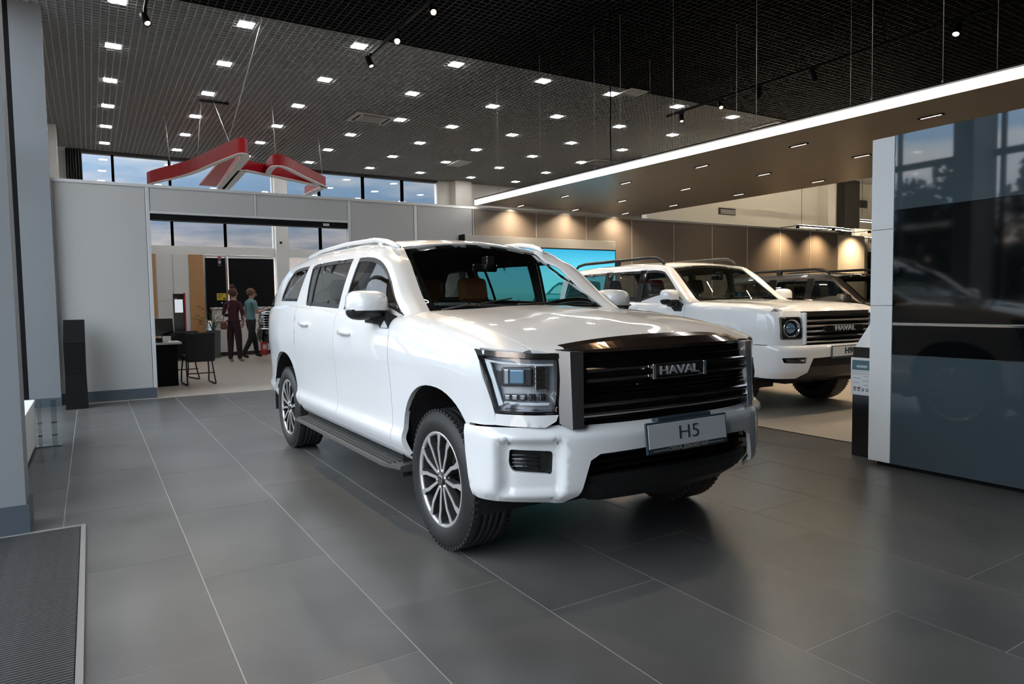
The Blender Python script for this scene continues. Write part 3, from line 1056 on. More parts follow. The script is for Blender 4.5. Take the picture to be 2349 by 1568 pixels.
    graph_panel(car, 'headliner', rfn, sym(rf), M_head, (0, 0, 1), step=0.12, rim=0, off=-.03)
    # windscreen
    ws = S['ws']
    wfn = lambda x, y: Vector((x, y, ws(x, y)))
    wo = sym(S['ws_outline'])
    graph_panel(car, 'windshield', wfn, wo, M_cglass, (1, 0, 1), step=0.06, rim=0)
    graph_panel(car, 'windshield_border', wfn, wo, M_piano, (1, 0, 1), holes=[shrink(wo, S.get('frit', .045))], step=0.05, rim=0, off=-.006)
    # cowl below the windscreen with wipers
    cw = S['cowl']
    MB().loft([[(x, y, z) for x, z in cw] for y in (-.70, .70)], closed=True).build('cowl', M_plast, car)
    for (xa, ya), (xb, yb) in S['wipers']:
        za, zb = ws(xa, ya) + .012, ws(xb, yb) + .012
        wp = MB().tube([(xa + .03, ya, za - .01), ((xa + xb) / 2 + .01, (ya + yb) / 2, (za + zb) / 2 + .014), (xb, yb, zb)], .007, 6)
        wp.tube([(xa - .06, ya + .2, ws(xa - .06, ya + .2) + .008), (xb, yb, zb - .004)], .005, 6)
        wp.build('wiper', M_plast, car)
    # arch liners, floor pan, inner door cards, bulkheads
    for cx_, a in ((0.0, af), (-WB, ar)):
        ring = [(cx_ + .47 * math.cos(math.radians(d)), .40 + .49 * math.sin(math.radians(d))) for d in range(-12, 193, 12)]
        for s in (-1, 1):
            m = MB()
            m.loft([[(x, s * .91, z) for x, z in ring], [(x, s * .56, z) for x, z in ring]], closed=False, cap=False, smooth=True)
            n0 = len(ring)
            m.add([(x, s * .56, z) for x, z in ring], [tuple(range(n0))])
            m.build('arch_liner', M_liner, car, fix=False)
    MB().box(-WB + .5, -.5, -.86, .86, .33, .40).box(-.5, .62, -.55, .55, .34, .42).box(S['xrear'] + .05, -WB + .5, -.55, .55, .36, .44).build('underbody', M_liner, car)
    for s in (-1, 1):
        MB().box(xd2, xd0 + .02, s * .82 - .02, s * .82 + .02, .40, S['belt'](-1.5) - .03).build('door_card', M_trim, car)
    MB().box(xd0 - .02, xd0 + .06, -.84, .84, .4, S['belt'](xd0) - .05).build('bulkhead', M_trim, car)
    MB().box(S['xrear'] + .12, S['xrear'] + .16, -.72, .72, .45, 1.2).build('boot_trim', M_trim, car)
    # cabin
    dz = S['belt'](xd0)
    MB().loft([[(x, y, z) for x, z in ((xd0 + .06, dz - .20), (xd0 + .10, dz - .03), (xd0 - .10, dz + .005), (xd0 - .36, dz - .03), (xd0 - .42, dz - .10), (xd0 - .32, dz - .42), (xd0, dz - .5))] for y in (-.80, .80)]).build('dashboard', M_trim, car)
    for y in (-.38, .38):
        seat(car, S['seat_x'], y, .50, S['seat_mat'], S['seat_z'])
    seat(car, S['seat_x'] - .95, 0, 1.30, S['seat_mat'], S['seat_z'] + .02, rear=True)
    st = MB()
    M = Matrix.Translation((S['wheel_x'], .38, S['wheel_z'])) @ Matrix.Rotation(math.radians(-62), 4, 'Y')
    st.tube([M @ Vector((.185 * math.cos(t), .185 * math.sin(t), 0)) for t in np.linspace(0, 2 * PI, 33)[:-1]], .017, 8, closed=True)
    st.box(-.05, .05, -.17, .17, -.02, .01, M, bev=.01).box(-.17, .0, -.03, .03, -.02, .01, M, bev=.01)
    st.cyl(M @ Vector((0, 0, 0)), M @ Vector((0, 0, -.3)), .03, 10)
    st.build('steering_wheel', M_trim, car)
    mx, mz = S['rvm']
    MB().box(mx - .015, mx + .015, -.10, .10, mz - .028, mz + .028, bev=.012).box(mx, mx + .09, -.03, .03, mz - .02, mz + .08, bev=.01).build('interior_mirror', M_piano, car)
    # tail
    tz = S['tail']       # list of (x, z, half width)
    rings = [[(x, y, z) for y in (-w, -w * .96, -w * .5, 0, w * .5, w * .96, w)] for x, z, w in tz]
    rings = [[(p[0] - .05 * (1 - (p[1] / .86) ** 2), p[1], p[2]) for p in r] for r in rings]
    kk = S['tail_split']
    MB().loft(rings[:kk + 1], closed=False, smooth=True).build('tailgate', paint, car)
    MB().loft(rings[kk:], closed=False, smooth=True).build('rear_window', M_pglass, car)
    zb_ = S['tail'][0][1]
    MB().box(S['xrear'] - .09, S['xrear'] + .04, -.74, .74, .42, zb_ + .08, bev=.05).build('rear_bumper', paint, car)
    for s in (-1, 1):
        MB().box(S['xrear'] - .045, S['xrear'] + .03, min(s * .62, s * .80), max(s * .62, s * .80), .95, 1.2, bev=.03).build('tail_lamp', M_red, car)
    # handles
    for (x, z), nm in zip(S['handles'], ('front', 'rear')):
        for s in (-1, 1):
            t = B.find(x, 1, z, 0, B.zmax)
            y = B.at(x, t).y
            b = MB()
            b.loft([[(x + dx, s * (y + dy * 1.0) + 0, z + dz_) for dy, dz_ in ((-.01, h), (.022 * k, h * .9), (.030 * k, 0), (.022 * k, -h * .9), (-.01, -h))] for dx, h, k in ((-.125, .008, .1), (-.11, .017, .8), (-.05, .02, 1), (.05, .02, 1), (.11, .017, .8), (.125, .008, .1))], smooth=True)
            b.build('door_handle', S.get('handle_mat', paint), car)

def mirror_pod(car, x, y, z, s, cap_mat, size=(.15, .26, .19), arm_to=None, low_mat=None):
    """x: rear face of the housing, y: middle of the housing, s: side"""
    m = empty('door_mirror'); m.parent = car
    L_, W_, H_ = size
    def ring(k, grow, z0, z1):
        pts = []
        for a in range(0, 360, 20):
            c, q = math.cos(math.radians(a)), math.sin(math.radians(a))
            yy = W_ / 2 * math.copysign(abs(c) ** .55, c) * grow
            zz = math.copysign(abs(q) ** .55, q) * (H_ / 2) * grow
            pts.append((x + k, s * (y + yy), z + zz))
        return pts
    prof = [(-.01, .90), (.0, .97), (.03, 1.0), (.08, .97), (.12, .86), (.15, .62), (.162, .2)]
    b = MB().loft([ring(k * L_ / .15, g_, 0, 0) for k, g_ in prof], smooth=True)
    # upper painted cap, lower black housing: cut by height
    capo = b.build('mirror_cap', cap_mat, m)
    bm = bmesh.new(); bm.from_mesh(capo.data)
    zc = z - H_ * .17
    geom = bm.verts[:] + bm.edges[:] + bm.faces[:]
    bmesh.ops.bisect_plane(bm, geom=geom, plane_co=(0, 0, zc), plane_no=(0, 0, 1))
    bm2 = bm.copy()
    bmesh.ops.delete(bm, geom=[f for f in bm.faces if f.calc_center_median().z < zc], context='FACES')
    bmesh.ops.delete(bm2, geom=[f for f in bm2.faces if f.calc_center_median().z >= zc], context='FACES')
    bm.to_mesh(capo.data); bm.free()
    me = bpy.data.meshes.new('mirror_housing'); bm2.to_mesh(me); bm2.free()
    me.materials.append(low_mat or M_plast)
    ho = bpy.data.objects.new('mirror_housing', me); COL.objects.link(ho); ho.parent = m
    me.polygons.foreach_set('use_smooth', [True] * len(me.polygons))
    MB().box(x - .012, x - .006, s * y - W_ * .4, s * y + W_ * .4, z - H_ * .36, z + H_ * .36, bev=.003).build('mirror_glass', M_chrome, m)
    if arm_to is not None:
        ax, ay, az = arm_to
        y0 = y - W_ * .42
        rings = []
        for px, py, pz, w, h in ((x + .06, y0 + .10, z - H_ * .42, .13, .06), (x + .07, y0 + .03, z - H_ * .46, .15, .075), (ax, ay + .03, az + .03, .13, .10), (ax, ay - .035, az - .01, .13, .12)):
            rings.append([(px - w / 2, s * py, pz - h / 2), (px + w / 2, s * py, pz - h / 2), (px + w / 2, s * py, pz + h / 2), (px - w / 2, s * py, pz + h / 2)])
        MB().loft(rings).build('mirror_arm', M_plast, m)
    MB().box(x + .045, x + .135, min(s * (y - .02), s * (y + W_ * .50)), max(s * (y - .02), s * (y + W_ * .50)), zc - .005, zc + .007, bev=.003).build('indicator_strip', M_piano, m)
    return m
# ================================================================== the white SUV in front
def make_big_suv():
    car = empty('suv_car', (2.45, 3.27, 0.0), math.radians(-90) + 0.006,
                label='large white SUV in the foreground with a wide black bar grille', cat='car')
    st = [-4.2, -4.0, -3.6, -3.15, -2.5, -1.6, -0.6, -0.2, 0.15, 0.454, 0.575, 0.666, 0.745]
    w = [.80, .875, .925, .945, .95, .95, .95, .95, .95, .935, .885, .80, .66]
    belt = pchip([-4.2, -3.3, -2.5, -1.5, -0.6], [1.30, 1.315, 1.295, 1.258, 1.222])
    top = {  # x: j6, j7, j8, j9(crest)
        -0.6: ((.945, 1.10), (.932, 1.165), (.895, 1.222), (.74, 1.262)),
        -0.2: ((.942, 1.08), (.918, 1.155), (.855, 1.212), (.745, 1.240)),
        0.15: ((.942, 1.06), (.918, 1.125), (.855, 1.178), (.745, 1.204)),
        0.454: ((.925, 1.03), (.905, 1.088), (.845, 1.130), (.735, 1.152)),
        0.575: ((.878, 1.03), (.868, 1.088), (.82, 1.106), (.73, 1.120)),
        0.666: ((.795, 1.03), (.783, 1.080), (.75, 1.090), (.70, 1.098)),
        0.745: ((.655, 1.02), (.645, 1.055), (.62, 1.070), (.58, 1.080))}
    rows = []
    for x, ww in zip(st, w):
        f = 1.0 if x <= .15 else {.454: .97, .575: .96, .666: .95, .745: .94}[x]
        r = [(ww - .075, .395), (ww - .045, .425), (ww - .004, .525), (ww - .024, .600), (ww - .014, .82), (ww, 1.00 * f)]
        if x < -0.6:
            zb = float(belt(x))
            r += [(ww - .006, 1.10 + (zb - 1.222) * .5), (ww - .020, zb - .055), (ww - .055, zb), (ww - .2, zb + .01)]
            cz = zb + .01
        else:
            r += list(top[x]); cz = top[x][3][1]
        r += [(.55 if x < .7 else .5, cz + .012), (.38, cz + .020), (.2, cz + .032), (0.0, cz + .036)]
        rows.append(r)
    B = Loft(st, rows, 'x'); B.zmax = 9.0; B.ymin = 6.0; B.belt_t = 8.4

    ws = lambda x, y: 1.265 + .585 * (-.42 - x) - .15 * y * y - .008 * (max(0, -.42 - x)) ** 2
    zc = pchip([-4.1, -3.8, -3.2, -2.6, -2.0, -1.5, -1.2], [1.66, 1.735, 1.80, 1.825, 1.825, 1.796, 1.738])
    roof = lambda x, y: float(zc(x)) - .12 * y * y - .5 * max(0, abs(y) - .5) ** 2
    yef = pchip([-4.1, -3.6, -1.21, -0.95, -0.55, -0.5], [.52, .56, .56, .615, .683, .69])
    g1z = pchip([-4.1, -3.8, -3.4, -2.6, -1.5, -1.22, -1.0, -.85, -.6, -.5], [1.50, 1.585, 1.655, 1.678, 1.672, 1.652, 1.585, 1.478, 1.290, 1.240])
    gst = [-4.1, -3.8, -3.4, -2.6, -1.8, -1.4, -1.22, -1.1, -1.0, -.85, -.7, -.6, -.5]
    grow = []
    for x in gst:
        zb = float(belt(x)); ybt = float(pchip(st, w)(x)) - .055 - .062 * max(0.0, min(1.0, (x + 1.25) / .75))
        z1 = float(g1z(x)); z1 = max(z1, zb + .012)
        y1 = ybt - (z1 - zb) * .345
        y2 = float(yef(x)); z2 = roof(x, y2) if x < -1.215 else ws(x, y2)
        if x > -1.215: z2 = max(z2, z1 + .004)
        zm = (zb + z1) / 2; ym = (ybt + y1) / 2 + .012
        bx, bz = (y1 * .55 + y2 * .45), (z1 * .5 + z2 * .5) + (.024 if x < -1.0 else .030)
        grow.append([(ybt, zb - .004), (ym, zm), (y1, z1), (bx, min(bz, z2 + .012)), (y2, z2)])
    Gh = Loft(gst, grow, 'x')
    archf = [(-.385, .43)] + [(-.415, .56)] + arc_pts(0.0, .50, .42, .378, 172, 8, 22, 2.25) + [(.405, .60), (.385, .735)]
    archr = [(-2.70, .44), (-2.735, .55)] + arc_pts(-3.17, .50, .44, .39, 8, 172, 22, 2.25) + [(-3.60, .50), (-3.58, .43)]
    fender_front = [('z', .385, .738), ('z', .50, .741), ('z', .552, .744), ('z', .554, .80), ('z', .544, .854), ('z', .513, .964), ('z', .470, 1.064), ('z', .454, 1.099), ('z', .515, 1.098), ('z', .575, 1.0935), ('z', .66, 1.083)]
    fender_top = [('y', .662, .748), ('y', .60, .752), ('y', .495, .762), ('y', .218, .764), ('y', -.15, .758), ('y', -.34, .748), ('y', -.50, .725), ('y', -.58, .72), ('y', -.59, .80), ('y', -.5775, .88)]
    S = dict(paint=M_pearl, body=B, green=Gh, ws=ws, roof=roof, edge=yef, belt=lambda x: float(belt(x)), WB=3.17,
             doors=(-.575, -1.625, -2.725), zsill=.455, archf=archf, archr=archr, fender_front=fender_front, fender_top=fender_top,
             rdoor_rear=[(-2.60, .455), (-2.655, .60), (-2.70, .74), (-2.722, .90), (-2.7225, 1.05)],
             quarter_front=[(-2.7275, 1.05), (-2.727, .90), (-2.705, .74), (-2.66, .60), (-2.62, .46)],
             xrear=-4.17, sill_rear=-2.62,
             hood=[(-.40, 0.0), (-.42, .3), (-.475, .55), (-.52, .70), (-.50, .716), (-.34, .741), (-.15, .752), (.218, .757), (.495, .755), (.595, .745), (.668, .738), (.712, .685), (.732, .63), (.738, .55), (.741, .45), (.744, .2), (.745, 0.0)],
             frame_x=(-.50, -4.0), green_tz=3.0,
             windows=[[(-.545, 1.236), (-.60, 1.262), (-.85, 1.450), (-1.0, 1.555), (-1.10, 1.60), (-1.22, 1.628), (-1.38, 1.642), (-1.505, 1.645), (-1.535, 1.45), (-1.55, 1.275)],
                      [(-1.665, 1.283), (-1.655, 1.45), (-1.64, 1.648), (-2.0, 1.655), (-2.50, 1.655), (-2.60, 1.645), (-2.625, 1.62), (-2.57, 1.45), (-2.53, 1.318), (-2.50, 1.308)],
                      [(-2.83, 1.345), (-2.785, 1.50), (-2.745, 1.652), (-3.10, 1.645), (-3.22, 1.63), (-3.36, 1.53), (-3.44, 1.40), (-3.44, 1.352)]],
             window_bars=[((-2.385, 1.30), (-2.44, 1.658))],
             ws_outline=[(-.425, 0.0), (-.44, .3), (-.495, .55), (-.545, .676), (-.60, .672), (-.95, .608), (-1.13, .572), (-1.205, .548), (-1.232, .5), (-1.25, .3), (-1.255, 0.0)],
             roof_x=(-1.245, -3.98), cowl=[(-.36, 1.17), (-.38, 1.235), (-.50, 1.262), (-.60, 1.255), (-.60, 1.15)],
             wipers=[((-.47, -.30), (-.505, -.62)), ((-.455, .35), (-.455, -.10))],
             seat_x=-1.72, seat_z=.66, seat_mat=M_tan, wheel_x=-1.06, wheel_z=1.09, rvm=(-1.05, 1.56),
             tail=[(-4.20, .62, .80), (-4.22, .95, .81), (-4.20, 1.28, .80), (-4.10, 1.42, .77), (-3.98, 1.65, .62), (-3.96, 1.70, .5)], tail_split=2,
             handles=[(-1.37, 1.118), (-2.40, 1.158)])
    build_shell(car, S)

    # ---- wheels
    style = [(.046, .014, .016, .022), (.10, .026, .018, .016), (.16, .040, .021, .011), (.198, .060, .024, .010), (.246, .072, .040, .013)]
    wa = dict(R=.374, W=.265, rim_r=.252, spokes=6, style=style)
    w1 = add_wheel(car, None, (0.0, -.915, .374), -1, spin=.25, **wa)
    add_wheel(car, w1, (-3.17, -.915, .374), -1, spin=.1, **wa)
    add_wheel(car, w1, (0.0, .915, .374), 1, spin=.4, **wa)
    add_wheel(car, w1, (-3.17, .915, .374), 1, spin=.7, **wa)

    # ---- mirrors, rails, running boards
    for s in (-1, 1):
        mirror_pod(car, -.86, .985, 1.305, s, M_pearl, (.17, .25, .185), arm_to=(-.66, .905, 1.185))
        pts = [(-1.17, s * .600, 1.700), (-1.24, s * .615, 1.724), (-1.36, s * .625, 1.757), (-1.55, s * .63, 1.782), (-2.2, s * .63, 1.802), (-2.9, s * .625, 1.795), (-3.3, s * .615, 1.768), (-3.55, s * .60, 1.725)]
        MB().tube(pts, [.010, .016, .018, .017, .016, .016, .015, .010], 10).build('roof_rail', M_pearl, car)
        b = MB()
        y0, y1 = .80, 1.005
        rings = []
        for x, ya in ((-2.56, .97), (-2.50, y1), (-.55, y1), (-.40, .955)):
            rings.append([(x, s * y0, .385), (x, s * ya, .372), (x, s * (ya + .004), .352), (x, s * (ya - .02), .335), (x, s * y0, .335)])
        b.loft(rings)
        board = b.build('running_board', mat('step_graphite', (0.085, 0.082, 0.080), 0.45, 0.3), car)
        for k in range(6):
            yy = .83 + .028 * k
            MB().box(-2.48, -.50, min(s * yy, s * (yy + .012)), max(s * yy, s * (yy + .012)), .376, .388 - (k * .0016), bev=.003).build('tread_rib', M_plast, board)
        for x in (-2.2, -1.4, -.46):
            MB().box(x - .03, x + .03, min(s * .55, s * .93), max(s * .55, s * .93), .30, .337).build('step_bracket', M_liner, board)

    # ---- bumper
    lv = [.375, .45, .60, .695, .742]
    base = [(.90, 0), (.885, .3), (.85, .5), (.80, .65), (.74, .76), (.67, .86), (.58, .93), (.48, .955), (.37, .96)]
    def lev(dx, dy):
        return [(x + dx * max(0.0, min(1, (x - .40) / .3)), y + dy * (y / .96)) for x, y in base]
    Bf = Loft(lv, [lev(-.075, -.025), lev(-.006, .0), lev(0, 0), lev(-.006, 0), lev(-.070, -.012)], 'z')
    def sy_(y, z): return Bf.find(z, 1, y)
    def sx_(x, z): return Bf.find(z, 0, x, 5.0, 8.0)
    half = [(sy_(y, z), z) for y, z in ((0, .738), (.3, .738), (.56, .738), (.645, .744), (.688, .758 if False else .742), (.72, .735), (.80, .737), (.914, .7395))] + [(sx_(.50, .738), .738), (sx_(.387, .735), .735)] + \
           [(sx_(x, z), z) for x, z in ((.405, .60), (.425, .50), (.445, .405))] + \
           [(sy_(y, z), z) for y, z in ((.935, .396), (.82, .388), (.72, .383), (.628, .379), (.588, .419), (.578, .459), (.557, .538), (.543, .585), (.497, .612), (.25, .62), (0, .622))]
    def sm(a, b, v):
        t = min(1, max(0, (v - a) / (b - a))); return t * t * (3 - 2 * t)
    def bump_at(t, z, sgn=1):
        p = Bf.at(z, t)
        y = p.y
        # pocket outboard of the vertical blade, above the chin
        d = sm(.655, .69, y) * (1 - sm(.875, .925, y)) * sm(.425, .452, z) * (1 - sm(.668, .688, z))
        low = sm(.655, .69, y) * (1 - sm(.90, .95, y)) * (1 - sm(.425, .452, z)) * .010
        p = p + Vector((-.82, -.57, 0)) * (.046 * d + low)
        return p
    mid = []
    def bmap(u, v):
        s_ = u / .12
        if s_ >= 0: return bump_at(s_, v)
        q = bump_at(-s_, v); return Vector((q.x, -q.y, q.z))
    full = [(t * .12, z) for t, z in half]
    full = full + [(-u, z) for u, z in full[::-1] if u > 1e-6]
    # fog lamp openings
    fog = rounded([(sy_(y, z) * .12, z) for y, z in ((.708, .628), (.712, .520), (.86, .535), (.875, .57), (.872, .638))], .016)
    fogm = [(-u, z) for u, z in fog]
    ex = []
    for yv in (.655, .672, .69, .875, .90, .925):
        ln = [(sy_(yv, z) * .12, z) for z in np.linspace(.40, .73, 14)]
        ex += [ln, [(-u, z) for u, z in ln]]
    V, F = tri_panel(full, [fog, fogm], 0.022, ex)
    shell('front_bumper', [bmap(u, v) for u, v in V], F, M_pearl, car, (1, 0, .2), rim=.02)
    for s in (-1, 1):
        b = MB()
        fp = [bmap(s * u, z) for u, z in fog]
        fi = [p + Vector((-.05, 0, 0)) for p in fp]
        n = len(fp)
        b.add([p for p in fp] + fi, [(i, (i + 1) % n, n + (i + 1) % n, n + i) for i in range(n)] + [tuple(range(n, 2 * n))])
        fo = b.build('fog_lamp_recess', M_plast, car)
        c = sum(fp, Vector()) / n
        ey = Vector((-.62 * 1, s * .78, 0)).normalized() if True else None
        ex_ = Vector((-.66, s * .75, 0)).normalized()
        ez = Vector((0, 0, 1)); en = ex_.cross(ez)
        M = basis(c + Vector((-.035, -s * .01, -.004)), ex_, ez, en if en.x > 0 else -en)
        for k in range(4):
            MB().box(-.068, .06, -.030 + k * .018, -.022 + k * .018, -.006, .006, M, bev=.002).build('fog_slat', M_piano, fo)
        MB().box(-.012, .052, -.025, .018, .004, .016, M, bev=.006).build('fog_lens', M_lens, fo)
    # ---- lower intake and skid plate
    lo = MB()
    ring = lambda y, k: [(.80 * k, y, .63), (.795 * k, y, .50), (.78, y, .40)]
    MB().box(.735, .75, -.55, .55, .44, .64).build('intake_back', M_liner, car)
    for z in (.60, .565, .53):
        b = MB()
        ysl = np.linspace(-.545, .545, 15)
        b.loft([[(.82 - .10 * y * y, y, z + .006), (.83 - .10 * y * y, y, z), (.82 - .10 * y * y, y, z - .008), (.78 - .1 * y * y, y, z - .004), (.78 - .1 * y * y, y, z + .004)] for y in ysl])
        b.build('intake_slat', M_plast, car)
    ysl = np.linspace(-1, 1, 21)
    b = MB()
    prof_ = [(.868, .505), (.872, .47), (.855, .41), (.80, .365), (.68, .325), (.60, .33), (.60, .49)]
    rr = []
    for u in ysl:
        k = abs(u)
        wv = .578 if k < 1 else .578
        rr.append([(x - .075 * k ** 2.2 - (.05 if k > .98 else 0) * 0, u * (.545 + .03 * (z - .33) / .17 if z > .36 else .50 + .045 * (z - .32) / .04), z + ((.09 if z < .40 else .03 if z < .45 else 0) * max(0.0, (k - .78) / .22))) for x, z in prof_])
    b.loft(rr)
    b.build('skid_plate', M_plast, car)
    # ---- grille
    gr = empty('grille'); gr.parent = car
    MB().loft([[(.735, y, .72), (.745, y, 1.09), (.70, y, 1.09), (.70, y, .72)] for y in (-.64, .64)]).build('grille_back', M_liner, gr)
    gx = lambda y: .805 + .032 * (1 - (y / .56) ** 2)
    yy = np.linspace(-.562, .562, 25)
    def bar(z, h, dx=0.0, m=M_smoke, nm='grille_bar', ext=1.0):
        b = MB()
        rr = []
        for y in yy * ext:
            x = gx(y) + dx
            rr.append([(x - .030, y, z - h * .4), (x - .004, y, z - h / 2), (x + .004, y, z - h * .15), (x + .002, y, z + h * .25), (x - .008, y, z + h / 2), (x - .030, y, z + h * .4)])
        b.loft(rr, smooth=False)
        return b.build(nm, m, gr)
    for z in (.992, .948): bar(z, .024, 0, M_smoke, ext=.955)
    for z in (.834, .790): bar(z, .026, 0, M_smoke)
    for z in (1.035, .908, .888, .868, .762): bar(z, .010, -.034, M_piano, 'grille_slat')
    # side posts of the grille: two bright faces each
    for s in (-1, 1):
        bot = [(.742, .648, .752), (.800, .615, .728), (.814, .562, .730), (.77, .555, .732), (.72, .60, .745)]
        mid_ = [(.742, .648, .90), (.797, .607, .90), (.807, .552, .90), (.77, .545, .90), (.72, .60, .90)]
        tp = [(.728, .650, 1.088), (.786, .617, 1.082), (.800, .552, 1.080), (.76, .54, 1.08), (.70, .60, 1.088)]
        MB().loft([[(x, s * y, z) for x, y, z in r] for r in (bot, tp)]).build('grille_post', M_gun, gr)
    # hood edge garnish
    b = MB(); rr = []
    for u in np.linspace(-1, 1, 33):
        k = abs(u); e = k ** 4; y = u * .635
        fx = -.085 * k ** 2 - .03 * e
        rr.append([(.70 + fx * .7, y, 1.137 - .030 * k ** 2 - .012 * e), (.745 + fx * .8, y, 1.146 - .030 * k ** 2 - .015 * e), (.80 + fx, y, 1.130 - .024 * k ** 2 - .016 * e), (.842 + fx, y, 1.095 - .012 * k ** 2 - .004 * e),
                   (.846 + fx, y, 1.078 - .006 * k), (.825 + fx, y, 1.066), (.78 + fx, y, 1.075), (.70 + fx * .7, y, 1.11)])
    b.loft(rr, smooth=False)
    b.build('hood_garnish', mat('smoked_garnish', (0.13, 0.095, 0.075), 0.12, 0.85, coat=0.6), gr)
    em = MB().box(.838, .850, -.168, .168, .938, 1.000, bev=.004).build('emblem_plate', M_piano, gr)
    for z in (.935, 1.003):
        MB().box(.846, .856, -.172, .172, z - .003, z + .003).build('emblem_edge', M_smoke, gr)
    for y in (-.172, .172):
        MB().box(.840, .866, y - .010, y + .010, .932, 1.006, bev=.005).build('emblem_end', M_chrome, gr)
    text_obj('emblem_letters', 'HAVAL', .060, mat('letter_silver', (.72, .72, .74), .25, .45), gr, basis((.856, 0, .969), (0, 1, 0), (0, 0, 1), (1, 0, 0)), .005, sx=1.42)
    # ---- number plate
    pl = empty('number_plate'); pl.parent = car
    Mp = basis((.915, 0, .668), (0, 1, 0), (-.10, 0, .995), (.995, 0, .10))
    MB().box(-.275, .275, -.082, .068, -.012, .0, Mp, bev=.005).build('plate_frame', M_ink, pl)
    MB().box(-.19, .17, .066, .085, -.05, -.004, Mp, bev=.004).build('plate_bracket', M_ink, pl)
    MB().box(-.264, .264, -.055, .058, .0, .003, Mp, bev=.001).build('plate_face', M_plate, pl)
    text_obj('plate_text', 'H5', .094, M_ink, pl, Mp @ Matrix.Translation((.0, .002, .0045)), .001, sx=1.3, bold=-.001)
    text_obj('plate_slogan', 'СИЛА ДВИЖЕНИЯ', .026, mat('slogan_grey', (.35, .34, .30), .5), pl, Mp @ Matrix.Translation((0.0, -.068, .001)), .0006, sx=1.15)
    MB().box(-.235, -.14, -.070, -.066, .0, .0012, Mp).box(.14, .24, -.070, -.066, .0, .0012, Mp).build('plate_small_print', MATS['slogan_grey'], pl)

    # ---- head lamps
    cH = [(.760, .600), (.745, .644), (.70, .74), (.66, .79), (.575, .87), (.50, .908), (.454, .925), (.36, .945)]
    sh = lambda dx: [(x + dx * max(0, (x - .45) / .3), y) for x, y in cH]
    Cf = Loft([.74, .80, .95, 1.10], [sh(.012), sh(0), sh(-.002), sh(-.012)], 'z')
    fx = lambda x, z: Cf.find(z, 0, x)
    for s in (-1, 1):
        hl = empty('headlamp'); hl.parent = car
        def pan(name, pts, m, off=0.0, rim=.01, step=.025, holes=()):
            o2 = [(fx(x, z) * .12, z) for x, z in pts]
            h2 = [[(fx(x, z) * .12, z) for x, z in h] for h in holes]
            V, F = tri_panel(o2, h2, step)
            P = [Cf.at(v, u / .12) for u, v in V]
            return shell(name, P, F, m, hl, (1, .6, 0), rim, off, mirror=(s < 0))
        outl = [(.450, 1.096), (.470, 1.060), (.515, .962), (.546, .854), (.558, .803), (.663, .799), (.738, .798), (.742, .90), (.738, 1.074), (.664, 1.078), (.577, 1.087), (.51, 1.092)]
        lensb = [(.478, 1.058), (.517, .962), (.548, .854), (.5605, .815), (.663, .811), (.734, .810), (.738, .90), (.734, 1.046), (.664, 1.050), (.577, 1.056), (.51, 1.062)]
        pan('lamp_bezel', outl, M_piano, 0.0, .06, holes=[lensb])
        pan('lamp_top_trim', [(.458, 1.092), (.474, 1.066), (.51, 1.066), (.577, 1.060), (.664, 1.054), (.738, 1.050), (.738, 1.074), (.664, 1.078), (.577, 1.087)], M_smoke, .003, .004)
        pan('lamp_lens', lensb, M_lens, -.002, 0)
        pan('lamp_housing', [(x, z) for x, z in lensb], mat('lamp_silver', (.58, .60, .63), .28, .35), -.055, 0)
        def place(x, z, off):
            p = Cf.at(z, fx(x, z)); q = Cf.at(z, fx(x, z) + .05)
            ex_ = (Cf.at(z, max(0, fx(x, z) - .15)) - Cf.at(z, fx(x, z) + .15)).normalized()
            if s < 0:
                p = Vector((p.x, -p.y, p.z)); ex_ = Vector((ex_.x, -ex_.y, ex_.z))
            n = ex_.cross(Vector((0, 0, 1))); n = n if n.x > 0 else -n
            return basis(p + n * off, ex_, (0, 0, 1), n)
        M_ls = MATS['lamp_silver']; M_lk = mat('lamp_dark', (.05, .053, .058), .22, .4)
        pr = MB().box(-.075, .075, -.045, .045, -.02, .0, place(.635, .965, -.03), bev=.01).build('projector_box', M_lk, hl)
        MB().box(-.035, .035, -.032, .032, .0, .012, place(.637, .968, -.03), bev=.012).build('projector_lens', mat('projector_blue', (.16, .30, .42), .05, .2, coat=1.0), hl)
        MB().box(-.012, .012, -.034, .034, .0, .010, place(.600, .968, -.03), bev=.004).build('projector_fin', M_chrome, hl)
        for k, xk in enumerate((.602, .628, .655, .685, .712)):
            l = MB().box(-.017, .017, -.016, .016, -.014, .0, place(xk, .872, -.026), bev=.004).build('led_cell', M_lk, hl)
            MB().box(-.011, .011, -.010, .010, .0, .004, place(xk, .872, -.026), bev=.003).build('led_chip', M_chrome, hl)
        MB().box(-.028, .028, -.062, .055, -.02, .0, place(.708, .965, -.024), bev=.006).build('high_beam_reflector', M_chrome, hl)
        for k in range(5):
            MB().box(-.028, .028, -.05 + k * .022, -.046 + k * .022, .0, .004, place(.708, .965, -.024)).build('reflector_rib', M_lk, hl)
        M_drl = mat('light_guide', (.86, .89, .92), .15, 0.0, coat=.6)
        pan('daytime_guide', [(.493, 1.05), (.53, .952), (.558, .855), (.566, .83), (.585, .84), (.575, .87), (.548, .958), (.52, 1.045)], M_drl, -.022, .01)
        pan('daytime_guide', [(.588, .843), (.65, .838), (.725, .836), (.726, .848), (.65, .850), (.595, .855)], M_drl, -.018, .008)
        pan('daytime_guide', [(.50, 1.048), (.58, 1.038), (.66, 1.030), (.73, 1.026), (.73, 1.018), (.66, 1.021), (.58, 1.028), (.515, 1.036)], M_drl, -.016, .008)
        pan('amber_cell', [(.528, 1.0), (.545, .945), (.575, .925), (.58, .99)], M_lk, -.03, .008)
